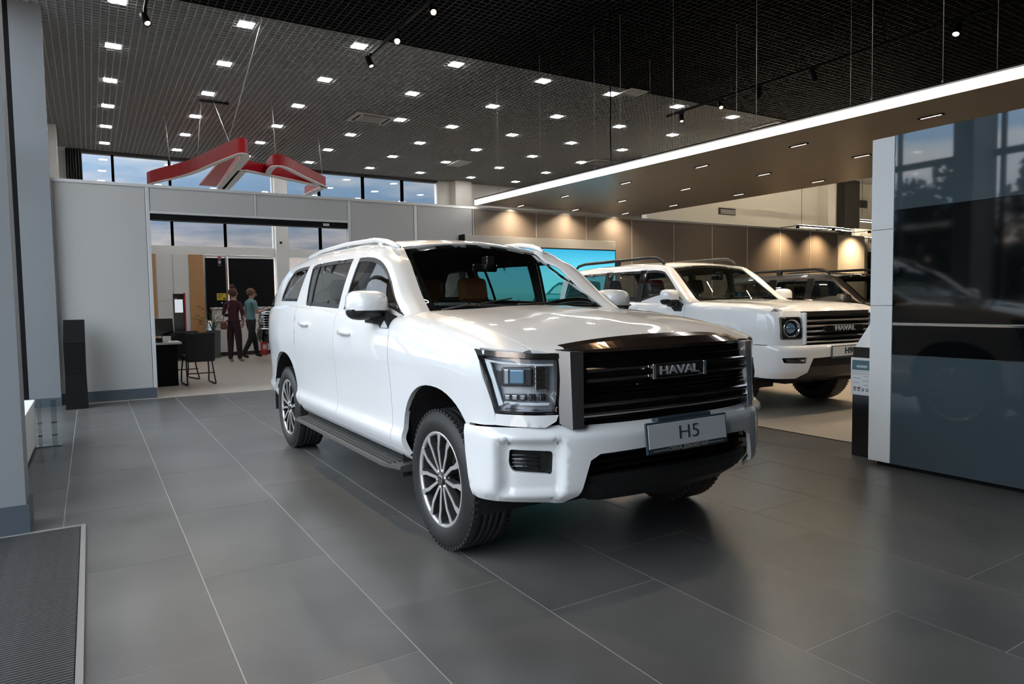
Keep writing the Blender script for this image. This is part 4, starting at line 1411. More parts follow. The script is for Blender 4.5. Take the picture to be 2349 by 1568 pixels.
        # body-colour filler below the lamp
        o2 = [(fx(x, z) * .12, z) for x, z in ((.556, .746), (.66, .741), (.725, .738), (.742, .765), (.742, .793), (.66, .794), (.558, .798))]
        V, F = tri_panel(o2, (), .025)
        shell('lamp_filler_panel', [Cf.at(v, u / .12) for u, v in V], F, M_pearl, car, (1, .6, 0), .015, 0.0, mirror=(s < 0))
    return car
H5 = make_big_suv()
# ================================================================== the square-cut off-roaders
def make_boxy_suv(label, loc, yaw, paint, plate=None, badge='HAVAL', step=0.045, zscale=1.0, rail_mat=None, group=None, dark=False):
    car = empty('offroad_car', loc, math.radians(-90) + yaw, label=label, cat='car')
    car.scale = (1, 1, zscale)
    st = [-3.78, -3.6, -3.2, -2.85, -2.2, -1.4, -0.62, -0.2, 0.2, 0.5, 0.65, 0.78, 0.83]
    w = [.90, .93, .945, .95, .95, .95, .95, .955, .955, .95, .94, .90, .86]
    belt = pchip([-3.8, -2.5, -1.5, -0.6], [1.285, 1.28, 1.27, 1.255])
    crest = pchip([-.62, -.2, .2, .5, .65, .78, .83], [1.285, 1.272, 1.258, 1.236, 1.215, 1.165, 1.12])
    rows = []
    for x, ww in zip(st, w):
        r = [(ww - .07, .45), (ww - .045, .48), (ww - .012, .58), (ww - .022, .66), (ww - .012, .85)]
        if x < -0.62:
            zb = float(belt(x))
            r += [(ww, 1.02), (ww - .004, 1.13), (ww - .018, zb - .05), (ww - .05, zb), (ww - .2, zb + .01)]
            cz = zb + .01
        else:
            cz = float(crest(x)); q = cz - 1.285
            r += [(ww, 1.00 + q * .6), (ww - .006, 1.10 + q * .8), (ww - .022, cz - .075), (ww - .065, cz - .022), (ww - .15, cz)]
        r += [(.60, cz + .004), (.46, cz + .018), (.2, cz + .024), (0.0, cz + .026)]
        rows.append(r)
    B = Loft(st, rows, 'x'); B.zmax = 9.0; B.ymin = 6.0; B.belt_t = 8.0
    ws = lambda x, y: 1.300 + .755 * (-.52 - x) - .10 * y * y
    zc = pchip([-3.8, -3.4, -2.8, -2.0, -1.5, -1.12], [1.79, 1.835, 1.855, 1.86, 1.838, 1.772])
    roof = lambda x, y: float(zc(x)) - .06 * y * y - .5 * max(0, abs(y) - .55) ** 2
    yef = pchip([-3.8, -1.15, -0.9, -0.58, -0.5], [.62, .64, .68, .735, .74])
    g1z = pchip([-3.8, -3.5, -2.6, -1.4, -1.2, -1.05, -.85, -.62, -.5], [1.70, 1.735, 1.75, 1.745, 1.72, 1.655, 1.49, 1.315, 1.27])
    gst = [-3.8, -3.4, -2.6, -1.8, -1.4, -1.2, -1.12, -1.05, -.95, -.85, -.7, -.6, -.5]
    grow = []
    for x in gst:
        zb = float(belt(x)); ybt = float(pchip(st, w)(x)) - .05
        z1 = max(float(g1z(x)), zb + .012)
        y1 = ybt - (z1 - zb) * .26
        y2 = float(yef(x)); z2 = roof(x, y2) if x < -1.14 else ws(x, y2)
        if x > -1.14: z2 = max(z2, z1 + .004)
        bx, bz = y1 * .55 + y2 * .45, (z1 + z2) / 2 + (.022 if x < -1.0 else .012)
        grow.append([(ybt, zb - .004), ((ybt + y1) / 2 + .008, (zb + z1) / 2), (y1, z1), (bx, min(bz, z2 + .004)), (y2, z2)])
    Gh = Loft(gst, grow, 'x')
    archf = [(-.47, .48)] + [(-.475, .60)] + arc_pts(0.0, .52, .47, .41, 168, 12, 20, 2.6) + [(.50, .66), (.52, .80)]
    archr = [(-2.41, .48), (-2.375, .60)] + arc_pts(-2.85, .52, .475, .42, 12, 168, 20, 2.6) + [(-3.325, .60), (-3.31, .50)]
    S = dict(paint=paint, body=B, green=Gh, ws=ws, roof=roof, edge=yef, belt=lambda x: float(belt(x)), WB=2.85, step=step,
             doors=(-.60, -1.575, -2.385), zsill=.52, archf=archf, archr=archr,
             fender_front=[('z', .52, .802), ('z', .70, .802), ('z', .70, 1.0), ('z', .70, 1.10), ('z', .702, 1.17)],
             fender_top=[('y', .70, .80), ('y', .5, .805), ('y', 0.0, .81), ('y', -.4, .80), ('y', -.53, .77), ('y', -.60, .77), ('y', -.61, .84), ('y', -.6025, .90)],
             rdoor_rear=[(-2.25, .52), (-2.30, .66), (-2.345, .82), (-2.375, .95), (-2.3825, 1.05)],
             quarter_front=[(-2.3875, 1.05), (-2.38, .95), (-2.35, .82), (-2.36, .70), (-2.385, .60)],
             xrear=-3.72, sill_rear=-2.36, sill_paint=False,
             hood=[(-.47, 0.0), (-.485, .3), (-.52, .6), (-.54, .745), (-.53, .765), (-.40, .795), (0.0, .804), (.5, .80), (.70, .795), (.79, .76), (.815, .66), (.825, .4), (.828, 0.0)],
             frame_x=(-.53, -3.72), green_tz=3.0, rear_glass=M_pglass if dark else M_sglass, front_glass=M_pglass if dark else M_sglass,
             windows=[[(-.665, 1.300), (-.86, 1.46), (-1.05, 1.625), (-1.13, 1.68), (-1.24, 1.705), (-1.505, 1.715), (-1.525, 1.50), (-1.535, 1.29)],
                      [(-1.615, 1.29), (-1.60, 1.50), (-1.59, 1.717), (-2.0, 1.722), (-2.295, 1.722), (-2.32, 1.50), (-2.34, 1.30)],
                      [(-2.43, 1.30), (-2.42, 1.50), (-2.40, 1.722), (-3.0, 1.718), (-3.42, 1.705), (-3.50, 1.64), (-3.53, 1.45), (-3.53, 1.31)]],
             pillar_covers=[(-1.510, -1.640, 1.285, 1.722), (-2.300, -2.455, 1.295, 1.728)],
             ws_outline=[(-.50, 0.0), (-.515, .3), (-.55, .6), (-.575, .728), (-.62, .724), (-.90, .675), (-1.07, .648), (-1.125, .632), (-1.14, .58), (-1.155, .3), (-1.16, 0.0)],
             roof_x=(-1.15, -3.74), cowl=[(-.42, 1.2), (-.44, 1.265), (-.54, 1.298), (-.64, 1.29), (-.64, 1.2)],
             wipers=[((-.56, -.30), (-.59, -.66)), ((-.545, .35), (-.545, -.15))],
             seat_x=-1.62, seat_z=.74, seat_mat=mat('charcoal_leather', (.03, .03, .032), .5), wheel_x=-1.05, wheel_z=1.14, rvm=(-1.0, 1.60),
             tail=[(-3.74, .66, .86), (-3.76, 1.0, .87), (-3.76, 1.29, .86), (-3.73, 1.45, .80), (-3.70, 1.72, .72), (-3.69, 1.76, .62)], tail_split=2,
             handles=[(-1.42, 1.165), (-2.20, 1.17)])
    build_shell(car, S)
    for cx_, side in ((0.0, 0), (-2.85, 1)):
        ring = arc_pts(cx_, .52, .475, .415, 168, 12, 18, 2.6); ring2 = arc_pts(cx_, .52, .56, .50, 168, 12, 18, 2.6)
        o = [(x, B.find(x, 1, z, 0, B.zmax)) for x, z in ring + ring2[::-1]]
        car_panel(car, 'arch_flare', lambda a, t: B.at(a, t), o, paint, (0, 1, .1), step=.045, rim=.03, off=.020)
    style = [(.055, .0, .045, .022), (.12, .012, .04, .016), (.18, .030, .036, .012), (.225, .055, .04, .012), (.245, .06, .05, .016)]
    wa = dict(R=.392, W=.265, rim_r=.255, spokes=6, style=style)
    w1 = add_wheel(car, None, (0.0, -.925, .392), -1, spin=.2, **wa)
    add_wheel(car, w1, (-2.85, -.925, .392), -1, spin=.5, **wa)
    add_wheel(car, w1, (0.0, .925, .392), 1, spin=.4, **wa)
    add_wheel(car, w1, (-2.85, .925, .392), 1, spin=.9, **wa)
    for s in (-1, 1):
        mirror_pod(car, -.82, 1.03, 1.345, s, paint, (.14, .24, .20), arm_to=(-.72, .93, 1.20))
        y = s * .665
        pts = [(-1.30, y, 1.80), (-1.36, y, 1.845), (-1.45, y, 1.885), (-1.6, y, 1.90), (-3.2, y, 1.90), (-3.4, y, 1.875), (-3.5, y, 1.82)]
        MB().tube(pts, [.02, .022, .024, .024, .024, .022, .018], 8).box(-2.4, -2.3, min(y - .02, y + .02), max(y - .02, y + .02), 1.80, 1.90).build('roof_rail', rail_mat or M_plast, car)
        MB().box(-2.30, -.52, min(s * .80, s * .99), max(s * .80, s * .99), .40, .44, bev=.012).build('running_board', M_plast, car)
    # ---- front face
    cF = [(.905, 0), (.90, .40), (.885, .60), (.86, .76), (.82, .86), (.76, .915), (.70, .938), (.66, .945)]
    shf = lambda dx: [(x + dx, y) for x, y in cF]
    Ff = Loft([.79, .95, 1.10, 1.17], [shf(.0), shf(0), shf(-.02), shf(-.06)], 'z')
    fy = lambda y, z: Ff.find(z, 1, y)
    for s in (-1, 1):
        sq = lambda y0, y1, z0, z1, r=.03: rounded([(fy(y0, z0) * .12, z0), (fy(y1, z0) * .12, z0), (fy(y1, z1) * .12, z1), (fy(y0, z1) * .12, z1)], r, 3)
        V, F = tri_panel([(fy(y, z) * .12, z) for y, z in ((.565, .795), (.75, .795), (.90, .795), (.936, .795), (.936, .95), (.936, 1.12), (.92, 1.165), (.86, 1.168), (.70, 1.168), (.565, 1.165), (.565, .95))], [sq(.595, .865, .86, 1.105)], .03)
        shell('face_panel', [Ff.at(v, u / .12) for u, v in V], F, paint, car, (1, .5, 0), .03, 0, mirror=(s < 0))
        hl = empty('headlamp'); hl.parent = car
        def pan(name, o, m, off, rim, holes=()):
            V, F = tri_panel(o, holes, .03)
            return shell(name, [Ff.at(v, u / .12) for u, v in V], F, m, hl, (1, .5, 0), rim, off, mirror=(s < 0))
        pan('lamp_bezel', sq(.597, .863, .862, 1.103), M_smoke, .004, .05, [sq(.612, .848, .877, 1.088)])
        pan('lamp_back', sq(.60, .86, .865, 1.10), M_piano, -.045, 0)
        c = Ff.at(.98, fy(.725, .98)); c = Vector((c.x, s * c.y, c.z))
        nrm = Vector((.96, s * .28, 0)).normalized(); ex_ = Vector((-nrm.y, nrm.x, 0))
        M = basis(c - nrm * .05, ex_, (0, 0, 1), nrm)
        MB().lathe([(.082, .0), (.090, .035), (.098, .035), (.098, .0)], 32, M).build('halo_ring', M_chrome, hl)
        MB().lathe([(0, .03), (.03, .028), (.05, .02), (.06, .0)], 24, M).build('projector_lens', MATS['projector_blue'] if 'projector_blue' in MATS else M_chrome, hl)
        MB().box(-.085, .085, -.006, .006, .02, .03, M).build('light_blade', M_chrome, hl)
        pan('lamp_lens', sq(.612, .848, .877, 1.088), M_lens, -.006, 0)
    gr = empty('grille'); gr.parent = car
    MB().box(.80, .85, -.57, .57, .79, 1.16).build('grille_back', M_liner, gr)
    for k in range(6):
        z = .822 + k * .058
        MB().loft([[(.925 - .05 * y * y, y, z + .018), (.945 - .05 * y * y, y, z), (.925 - .05 * y * y, y, z - .018), (.86, y, z - .012), (.86, y, z + .012)] for y in np.linspace(-.565, .565, 13)]).build('grille_bar', M_gun if k < 5 else M_piano, gr)
    for s in (-1, 1):
        MB().box(.855, .915, min(s * .555, s * .59), max(s * .555, s * .59), .80, 1.15, bev=.012).build('grille_post', paint if paint is M_pearl else M_gun, gr)
    em = MB().loft([[(.952 + dx, y * k, .967 + z * k) for y, z in ((-.36, 0), (-.30, .036), (.30, .036), (.36, 0), (.30, -.036), (-.30, -.036))] for dx, k in ((0, 1), (.012, .97))]).build('emblem_plate', M_piano, gr)
    text_obj('emblem_letters', badge, .080, mat('letter_silver', (.72, .72, .74), .25, .45), gr, basis((.968, 0, .968), (0, 1, 0), (0, 0, 1), (1, 0, 0)), .006, sx=1.35)
    # bumper
    base = [(1.0, 0), (.99, .40), (.96, .66), (.90, .82), (.80, .92), (.66, .955), (.45, .965)]
    sb_ = lambda dx: [(x + dx * max(0, min(1, (x - .45) / .3)), y) for x, y in base]
    Bf = Loft([.43, .52, .68, .76, .798], [sb_(-.07), sb_(-.01), sb_(0), sb_(-.004), sb_(-.045)], 'z')
    sy_ = lambda y, z: Bf.find(z, 1, y)
    half = [(sy_(y, z) * .12, z) for y, z in ((0, .796), (.5, .796), (.95, .796))] + [(Bf.find(z, 0, x, 4, 6) * .12, z) for x, z in ((.525, .796), (.535, .62), (.55, .44))] + [(sy_(y, z) * .12, z) for y, z in ((.93, .435), (.70, .435), (.60, .50), (.56, .60), (.53, .655), (.3, .66), (0, .66))]
    full = half + [(-u, z) for u, z in half[::-1] if u > 1e-6]
    slot = rounded([(sy_(y, z) * .12, z) for y, z in ((.615, .655), (.62, .60), (.86, .61), (.88, .665), (.615, .67))], .012)
    V, F = tri_panel(full, [slot, [(-u, z) for u, z in slot]], .03)
    def bm_(u, v):
        p = Bf.at(v, abs(u) / .12); return p if u >= 0 else Vector((p.x, -p.y, p.z))
    shell('front_bumper', [bm_(u, v) for u, v in V], F, paint, car, (1, 0, .1), .03)
    for s in (-1, 1):
        V, F = tri_panel(slot, (), .03)
        shell('bumper_slot', [bm_(u, v) for u, v in V], F, M_piano, car, (1, .4, 0), 0, -.02, mirror=(s < 0))
        MB().box(.93, .97, min(s * .655, s * .68), max(s * .655, s * .68), .625, .645, bev=.005).build('bumper_lamp', M_chrome, car)
    MB().loft([[(.985 - .06 * u * u, u * .57, .66), (.99 - .06 * u * u, u * .58, .56), (.93 - .06 * u * u, u * .58, .45), (.80, u * .5, .40), (.6, u * .5, .40), (.6, u * .57, .66)] for u in np.linspace(-1, 1, 11)]).build('skid_plate', M_plast, car)
    if plate:
        pl = empty('number_plate'); pl.parent = car
        Mp = basis((1.012, 0, .715), (0, 1, 0), (0, 0, 1), (1, 0, 0))
        MB().box(-.275, .275, -.075, .065, -.012, 0, Mp, bev=.004).build('plate_frame', M_ink, pl)
        MB().box(-.264, .264, -.052, .056, 0, .003, Mp).build('plate_face', M_plate, pl)
        text_obj('plate_text', plate, .088, M_ink, pl, Mp @ Matrix.Translation((0, .002, .0045)), .001, sx=1.25, bold=.004)
    return car

H9 = make_boxy_suv('white square-cut off-roader with round headlamps, parked behind the large SUV', (7.25, 5.50, 0), -0.070, M_pearl, 'H9')
M_grey = mat('graphite_paint', (.075, .068, .062), .30, .6, coat=1.0)
M_night = mat('black_paint', (.010, .010, .011), .2, .2, coat=1.0)
CAR3 = make_boxy_suv('graphite grey off-roader parked beyond the white one, below the lit brown wall', (11.35, 5.75, 0), -0.06, M_grey, None, step=.07, zscale=.95, rail_mat=M_plast, dark=True)
CAR4 = make_boxy_suv('black off-roader in the far hall, its nose showing behind the large SUV tail', (4.56, 16.75, 0), math.radians(-62), M_night, None, step=.08, rail_mat=M_plast)
# ================================================================== fittings of the front hall
def spot_head(label, x, y, z, aim, power, stem_top, lit=True, warm=(1.0, 0.74, 0.46), on_track=True, size=1.0):
    t = empty('track_spotlight', (x, y, z), label=label, cat='spotlight', group='black track spotlights')
    d = (Vector(aim) - Vector((x, y, z))).normalized()
    q = d.to_track_quat('-Z', 'Y').to_matrix().to_4x4()
    k = size
    MB().lathe([(0, .09 * k), (.040 * k, .09 * k), (.045 * k, .085 * k), (.045 * k, -.09 * k), (.038 * k, -.095 * k), (.036 * k, -.075 * k), (0, -.075 * k)], 20, q).build('lamp_body', M_black, t)
    MB().lathe([(0, -.078 * k), (.035 * k, -.080 * k)], 20, q).build('lamp_disc', emitter('spot_disc_glare', warm, 60.0) if 'glaring' in label else emitter('spot_disc', warm, 2.2), t)
    MB().cyl((0, 0, .02), (0, 0, stem_top - z), .009, 8).box(-.02, .02, -.06, .06, stem_top - z - .03, stem_top - z).build('lamp_stem', M_black, t)
    if power:
        ld = bpy.data.lights.new('spot_beam', 'SPOT')
        ld.energy = power; ld.color = warm if lit else warm
        ld.spot_size = math.radians(58); ld.spot_blend = 0.9; ld.shadow_soft_size = 0.05
        lo = bpy.data.objects.new('spot_beam', ld); COL.objects.link(lo)
        lo.parent = t
        lo.location = d * (.10 * k)
        lo.rotation_euler = d.to_track_quat('-Z', 'Y').to_euler()
    return t
def track(label, x, y0, y1, z):
    t = empty('lighting_track', (x, y0, z), label=label, cat='lighting track')
    MB().box(-.018, .018, 0, y1 - y0, -.02, .02, bev=.003).build('rail', M_black, t)
    for yy in np.arange(.3, y1 - y0, 1.4):
        MB().cyl((0, float(yy), .02), (0, float(yy), HC - z), .005, 6).build('hanger', M_black, t)
track('black lighting track above the large SUV, left of the glowing soffit', 3.76, 1.5, 10.2, 5.06)
track('black lighting track over the soffit, right of the long cables', 10.22, 4.2, 10.4, 5.06)
track('black lighting track at the far left of the dark ceiling', 0.755, 5.0, 9.95, 5.06)
WARM = (1.0, 0.80, 0.56)
spot_head('black spotlight alone at the top left of the dark ceiling', .755, 9.88, 4.93, (1.9, 6.8, 0.9), 120, 5.038)
spot_head('black spotlight at the end of the track over the SUV, beside a square lamp', 3.72, 9.97, 4.93, (4.6, 7.6, 0.6), 120, 5.038)
spot_head('glaring lit spotlight in the middle of the track over the SUV', 3.755, 8.97, 4.93, (1.6, 3.8, 1.2), 160, 5.038)
spot_head('spotlight nearest the top edge on the track over the SUV', 3.775, 7.87, 4.93, (2.2, 2.6, 0.9), 160, 5.038)
spot_head('spotlight on the left track high above the front floor', .755, 6.2, 4.93, (1.9, 4.4, 0.8), 160, 5.038)
spot_head('spotlight high above the bonnet of the large SUV', 3.76, 3.1, 4.93, (2.4, 3.0, 1.1), 90, 5.038)
spot_head('spotlight at the pale ceiling end of the right-hand track', 10.22, 9.99, 4.93, (9.0, 8.4, 1.2), 110, 5.038)
spot_head('second spotlight on the right-hand track from the pale ceiling', 10.22, 9.0, 4.93, (7.8, 5.6, 1.2), 110, 5.038)
spot_head('third spotlight on the right-hand track, turned towards the brown wall', 10.22, 8.14, 4.93, (13.0, 10.6, 1.4), 110, 5.038)
spot_head('fourth spotlight on the right-hand track, deep in the dark', 10.22, 7.06, 4.93, (11.3, 6.2, 1.2), 110, 5.038)
spot_head('glaring lit spotlight alone at the top right', 10.22, 4.89, 4.93, (7.6, 4.4, 1.0), 150, 5.038, size=1.1)

# ---- cassette air conditioners and hatches
def cassette(label, x, y, w, d):
    c = empty('air_cassette', (x, y, HC - .004), label=label, cat='air conditioner', group='ceiling air cassettes')
    m = mat('cassette_grey', (.46, .44, .41), .5)
    MB().box(-w / 2, w / 2, -d / 2, d / 2, -.03, 0.0, bev=.012).build('panel', m, c)
    MB().box(-w * .28, w * .28, -d * .28, d * .28, -.036, -.03, bev=.003).build('intake_grille', mat('cassette_mesh', (.30, .29, .27), .7), c)
    for a, b, e, f in ((-.34, .34, .36, .42), (-.34, .34, -.42, -.36), (.36, .42, -.34, .34), (-.42, -.36, -.34, .34)):
        MB().box(a * w, b * w, e * d, f * d, -.034, -.029).build('louvre', M_black, c)
cassette('grey square air conditioner cassette nearest, among the lamps over the partition opening', 5.30, 14.2, .84, .74)
cassette('grey square air conditioner cassette far right, above the glowing soffit edge', 12.67, 15.6, .84, .74)
cassette('grey square air conditioner cassette at the black ceiling edge near the soffit', 13.75, 10.45, .84, .74)
hh = empty('ceiling_hatch', (9.04, 10.07, HC - .005), label='small framed ceiling hatch on the edge of the black ceiling', cat='hatch')
MB().box(-.19, .19, -.17, .17, -.005, 0).build('hatch_panel', M_ceilg, hh)
MB().box(-.21, .21, -.19, -.17, -.012, 0).box(-.21, .21, .17, .19, -.012, 0).box(-.21, -.19, -.17, .17, -.012, 0).box(.19, .21, -.17, .17, -.012, 0).build('hatch_frame', M_prof, hh)
hh = empty('ceiling_hatch', (9.15, 17.55, HC - .005), label='small framed ceiling hatch deep in the pale ceiling', cat='hatch')
MB().box(-.19, .19, -.4, .4, -.005, 0).build('hatch_panel', M_ceilg, hh)
MB().box(-.21, .21, -.43, -.40, -.012, 0).box(-.21, .21, .40, .43, -.012, 0).box(-.21, -.19, -.4, .4, -.012, 0).box(.19, .21, -.4, .4, -.012, 0).build('hatch_frame', M_prof, hh)

# ---- the red hanging sign
M_sred = mat('sign_red', (0.30, 0.004, 0.008), 0.45, spec=0.25)
M_sred_lit = mat('sign_red_lit', (0.62, 0.10, 0.08), 0.4)  # sign red lightened to coral, LED glow put into the colour
M_swht = mat('sign_white_edge', (.80, .80, .78), .45)
sg = empty('hanging_sign', (0, 0, 4.0), label='red hanging sign of angular loops with white undersides above the partition', cat='sign')
def band(pts, h0, h1, th, m, name, closed=False):
    """upright wall following a plan polyline"""
    P = [Vector((p[0], p[1])) for p in pts]
    n = len(P); L_, R_ = [], []
    for i in range(n):
        a = P[max(i - 1, 0)]; b = P[min(i + 1, n - 1)]
        d = (b - a).normalized(); nn = Vector((-d.y, d.x))
        L_.append(P[i] + nn * th / 2); R_.append(P[i] - nn * th / 2)
    rings = [[(l.x, l.y, h0), (r.x, r.y, h0), (r.x, r.y, h1), (l.x, l.y, h1)] for l, r in zip(L_, R_)]
    return MB().loft(rings).build(name, m, sg)
def smoothp(pts, it=2):
    P = [np.array(p, float) for p in pts]
    for _ in range(it):
        Q = [P[0]]
        for a, b in zip(P[:-1], P[1:]):
            Q += [a * .75 + b * .25, a * .25 + b * .75]
        Q.append(P[-1]); P = Q
    return [tuple(p) for p in P]
l1 = smoothp([(1.22, 17.1), (1.30, 16.72), (1.86, 15.37), (2.14, 13.91), (2.31, 13.18), (2.40, 12.80), (2.50, 12.95)])
band(l1, 0, .27, .05, M_sred, 'left_band'); band(l1, -.012, 0, .09, M_swht, 'left_edge')
s1 = [(2.47, 12.95), (2.52, 13.2), (2.66, 16.8), (2.70, 17.4)]
band(s1, 0, .22, .05, M_sred, 'inner_band'); band(s1, -.014, 0, .16, M_swht, 'inner_edge')
MB().prism([(2.20, 13.85), (2.38, 13.22), (2.56, 16.79), (2.20, 16.78)], 'z', .02, .05).build('infill_panel', M_sred_lit, sg)
l2 = smoothp([(2.78, 17.2), (2.70, 14.60), (2.70, 14.40), (2.85, 14.50), (3.2, 14.69), (4.60, 15.58), (4.70, 15.66), (4.66, 15.8), (4.62, 17.0)], 1)
band(l2, 0, .20, .05, M_sred, 'middle_band'); band(l2, -.014, 0, .17, M_swht, 'middle_edge')
l3 = smoothp([(3.22, 14.66), (3.14, 13.96), (3.16, 13.65), (3.36, 13.75), (3.73, 14.31), (4.68, 15.60)])
band(l3, 0, .22, .05, M_sred, 'right_band'); band(l3, -.014, 0, .11, M_swht, 'right_edge')
for nm, a, b in (('first', (2.22, 12.95, 4.27), (2.215, 10.08, HC)), ('second', (1.9, 14.5, 4.25), (2.01, 14.55, HC)), ('third', (2.3, 13.4, 4.27), (2.22, 14.5, HC)), ('fourth', (3.2, 13.8, 4.27), (3.2, 14.0, HC)), ('fifth', (4.6, 15.5, 4.27), (4.55, 15.6, HC)), ('sixth', (1.55, 15.9, 4.25), (1.5, 16.0, HC))):
    c = MB().cyl(a, b, .008, 6).build('sign_cable', M_cable)
    tag(c, 'thin cable holding the red hanging sign, %s from the pale ceiling edge' % nm, 'cable', 'cables of the red sign')
rl = MB().box(1.98, 2.5, 14.48, 14.54, HC - .03, HC, bev=.004).build('ceiling_rail', M_black)
tag(rl, 'short black rail on the pale ceiling above the red sign', 'rail')

# ---- video wall on the partition
tv = empty('video_wall', (5.78, 10.93, 0), label='grey framed video wall with a glowing teal picture on the partition', cat='screen')
MB().box(0, 3.51, 0, .20, 0.0, 2.53, bev=.004).build('wall_box', M_wallg, tv)
MB().box(-.02, 0.0, -.01, .2, 0, 2.54).build('side_edge', M_black, tv)
MB().box(.20, 3.48, -.05, 0, .46, 2.35, bev=.006).build('screen_frame', M_black, tv)
m = bpy.data.materials.new('screen_sky'); m.use_nodes = True
nt = m.node_tree; nt.nodes.clear()
o_ = nt.nodes.new('ShaderNodeOutputMaterial'); em_ = nt.nodes.new('ShaderNodeEmission')
tcn = nt.nodes.new('ShaderNodeTexCoord'); sp_ = nt.nodes.new('ShaderNodeSeparateXYZ'); cr_ = nt.nodes.new('ShaderNodeValToRGB'); mr_ = nt.nodes.new('ShaderNodeMapRange')
mr_.inputs[1].default_value = 0.5; mr_.inputs[2].default_value = 2.33
el = cr_.color_ramp.elements
el[0].position = 0.0; el[0].color = (.03, .14, .12, 1)
el[1].position = 1.0; el[1].color = (.035, .33, .52, 1)
for p_, c_ in ((.32, (.06, .26, .24, 1)), (.55, (.13, .55, .60, 1)), (.75, (.12, .56, .70, 1))):
    q_ = el.new(p_); q_.color = c_
nt.links.new(tcn.outputs['Object'], sp_.inputs[0]); nt.links.new(sp_.outputs['Z'], mr_.inputs[0]); nt.links.new(mr_.outputs[0], cr_.inputs[0]); nt.links.new(cr_.outputs[0], em_.inputs[0]); nt.links.new(em_.outputs[0], o_.inputs[0])
em_.inputs[1].default_value = 1.0
MB().box(.225, 3.455, -.054, -.05, .485, 2.325).build('screen_picture', m, tv)
def flat(name, pts, col, d):
    MB().prism(pts, 'y', -.054 - d - .001, -.054 - d).build(name, emitter('screen_%.2f_%.2f_%.2f' % col, col, 1.0), tv)
K = 1.0
flat('picture_pale_shape', [(2.45, 1.0), (2.45, 1.52), (2.56, 1.72), (2.78, 1.62), (3.10, 1.42), (3.40, 1.25), (3.45, 1.0)], (.42, .55, .55), .001)  # plain pale shape right of the pictured car
flat('picture_car_body', [(1.42, 1.10), (1.42, 1.36), (1.50, 1.42), (1.72, 1.46), (1.88, 1.60), (2.02, 1.68), (2.55, 1.72), (3.05, 1.70), (3.10, 1.1)], (.01, .11, .12), .002)
flat('picture_car_window', [(1.80, 1.47), (1.92, 1.58), (2.04, 1.64), (2.12, 1.62), (2.12, 1.46)], (.10, .38, .40), .003)
flat('picture_car_hood', [(1.44, 1.36), (1.52, 1.41), (1.78, 1.45), (2.16, 1.44), (2.20, 1.38), (1.80, 1.36)], (.05, .28, .30), .003)
flat('picture_car_grille', [(1.44, 1.17), (1.44, 1.32), (1.74, 1.34), (1.76, 1.17)], (.20, .48, .48), .003)
for k in range(4):
    flat('picture_grille_bar', [(1.46, 1.185 + k * .034), (1.46, 1.205 + k * .034), (1.70, 1.205 + k * .034), (1.70, 1.185 + k * .034)], (.01, .07, .08), .004)
flat('picture_headlamp', [(1.84 + .07 * math.cos(a), 1.25 + .07 * math.sin(a)) for a in np.linspace(0, 2 * PI, 15)[:-1]], (.65, .80, .78), .004)
flat('picture_wheel_arch', [(2.02, 1.10), (2.06, 1.24), (2.14, 1.31), (2.30, 1.32), (2.40, 1.24), (2.44, 1.10)], (.003, .03, .035), .004)
flat('picture_car_trim', [(2.0, 1.28), (2.10, 1.36), (2.36, 1.37), (2.46, 1.28), (2.44, 1.27), (2.34, 1.35), (2.11, 1.34), (2.02, 1.27)], (.16, .45, .45), .005)

# ---- freestanding display kiosk at the right edge
kk = empty('display_kiosk', (5.165, 0, 0), label='tall white framed kiosk with dark screen and glossy glass at the right edge', cat='kiosk')
M_kwhite = mat('kiosk_white', (.70, .72, .72), .35)
M_kglass = mat('back_painted_glass', (.050, .072, .085), .03, spec=.75)
M_scr = mat('screen_black', (.003, .004, .005), .05, spec=.45)
MB().box(0.012, .36, -.2, 3.04, .035, 2.50, bev=.004).build('kiosk_body', M_kwhite, kk)
for z0, z1 in ((.035, 1.240), (1.2435, 1.8165), (1.82, 2.505)):
    MB().box(-.004, .03, 2.885, 3.055, z0, z1, bev=.002).build('frame_panel', M_kwhite, kk)
MB().box(.03, .34, -.15, 3.0, 0, .035).build('plinth', M_black, kk)
MB().box(-.006, .014, -.2, 2.878, 1.955, 2.505, bev=.001).build('upper_glass', M_kglass, kk)
MB().box(-.006, .014, -.2, 2.878, .035, .868, bev=.001).build('lower_glass', M_kglass, kk)
MB().box(-.012, .014, -.2, 2.878, 1.115, 1.953, bev=.003).build('screen_upper', M_scr, kk)
MB().box(-.013, .0, -.2, 2.875, 1.093, 1.107).build('screen_bezel', M_chrome, kk)
MB().box(-.010, .014, -.2, 2.878, .872, 1.092, bev=.003).build('screen_lower', M_scr, kk)

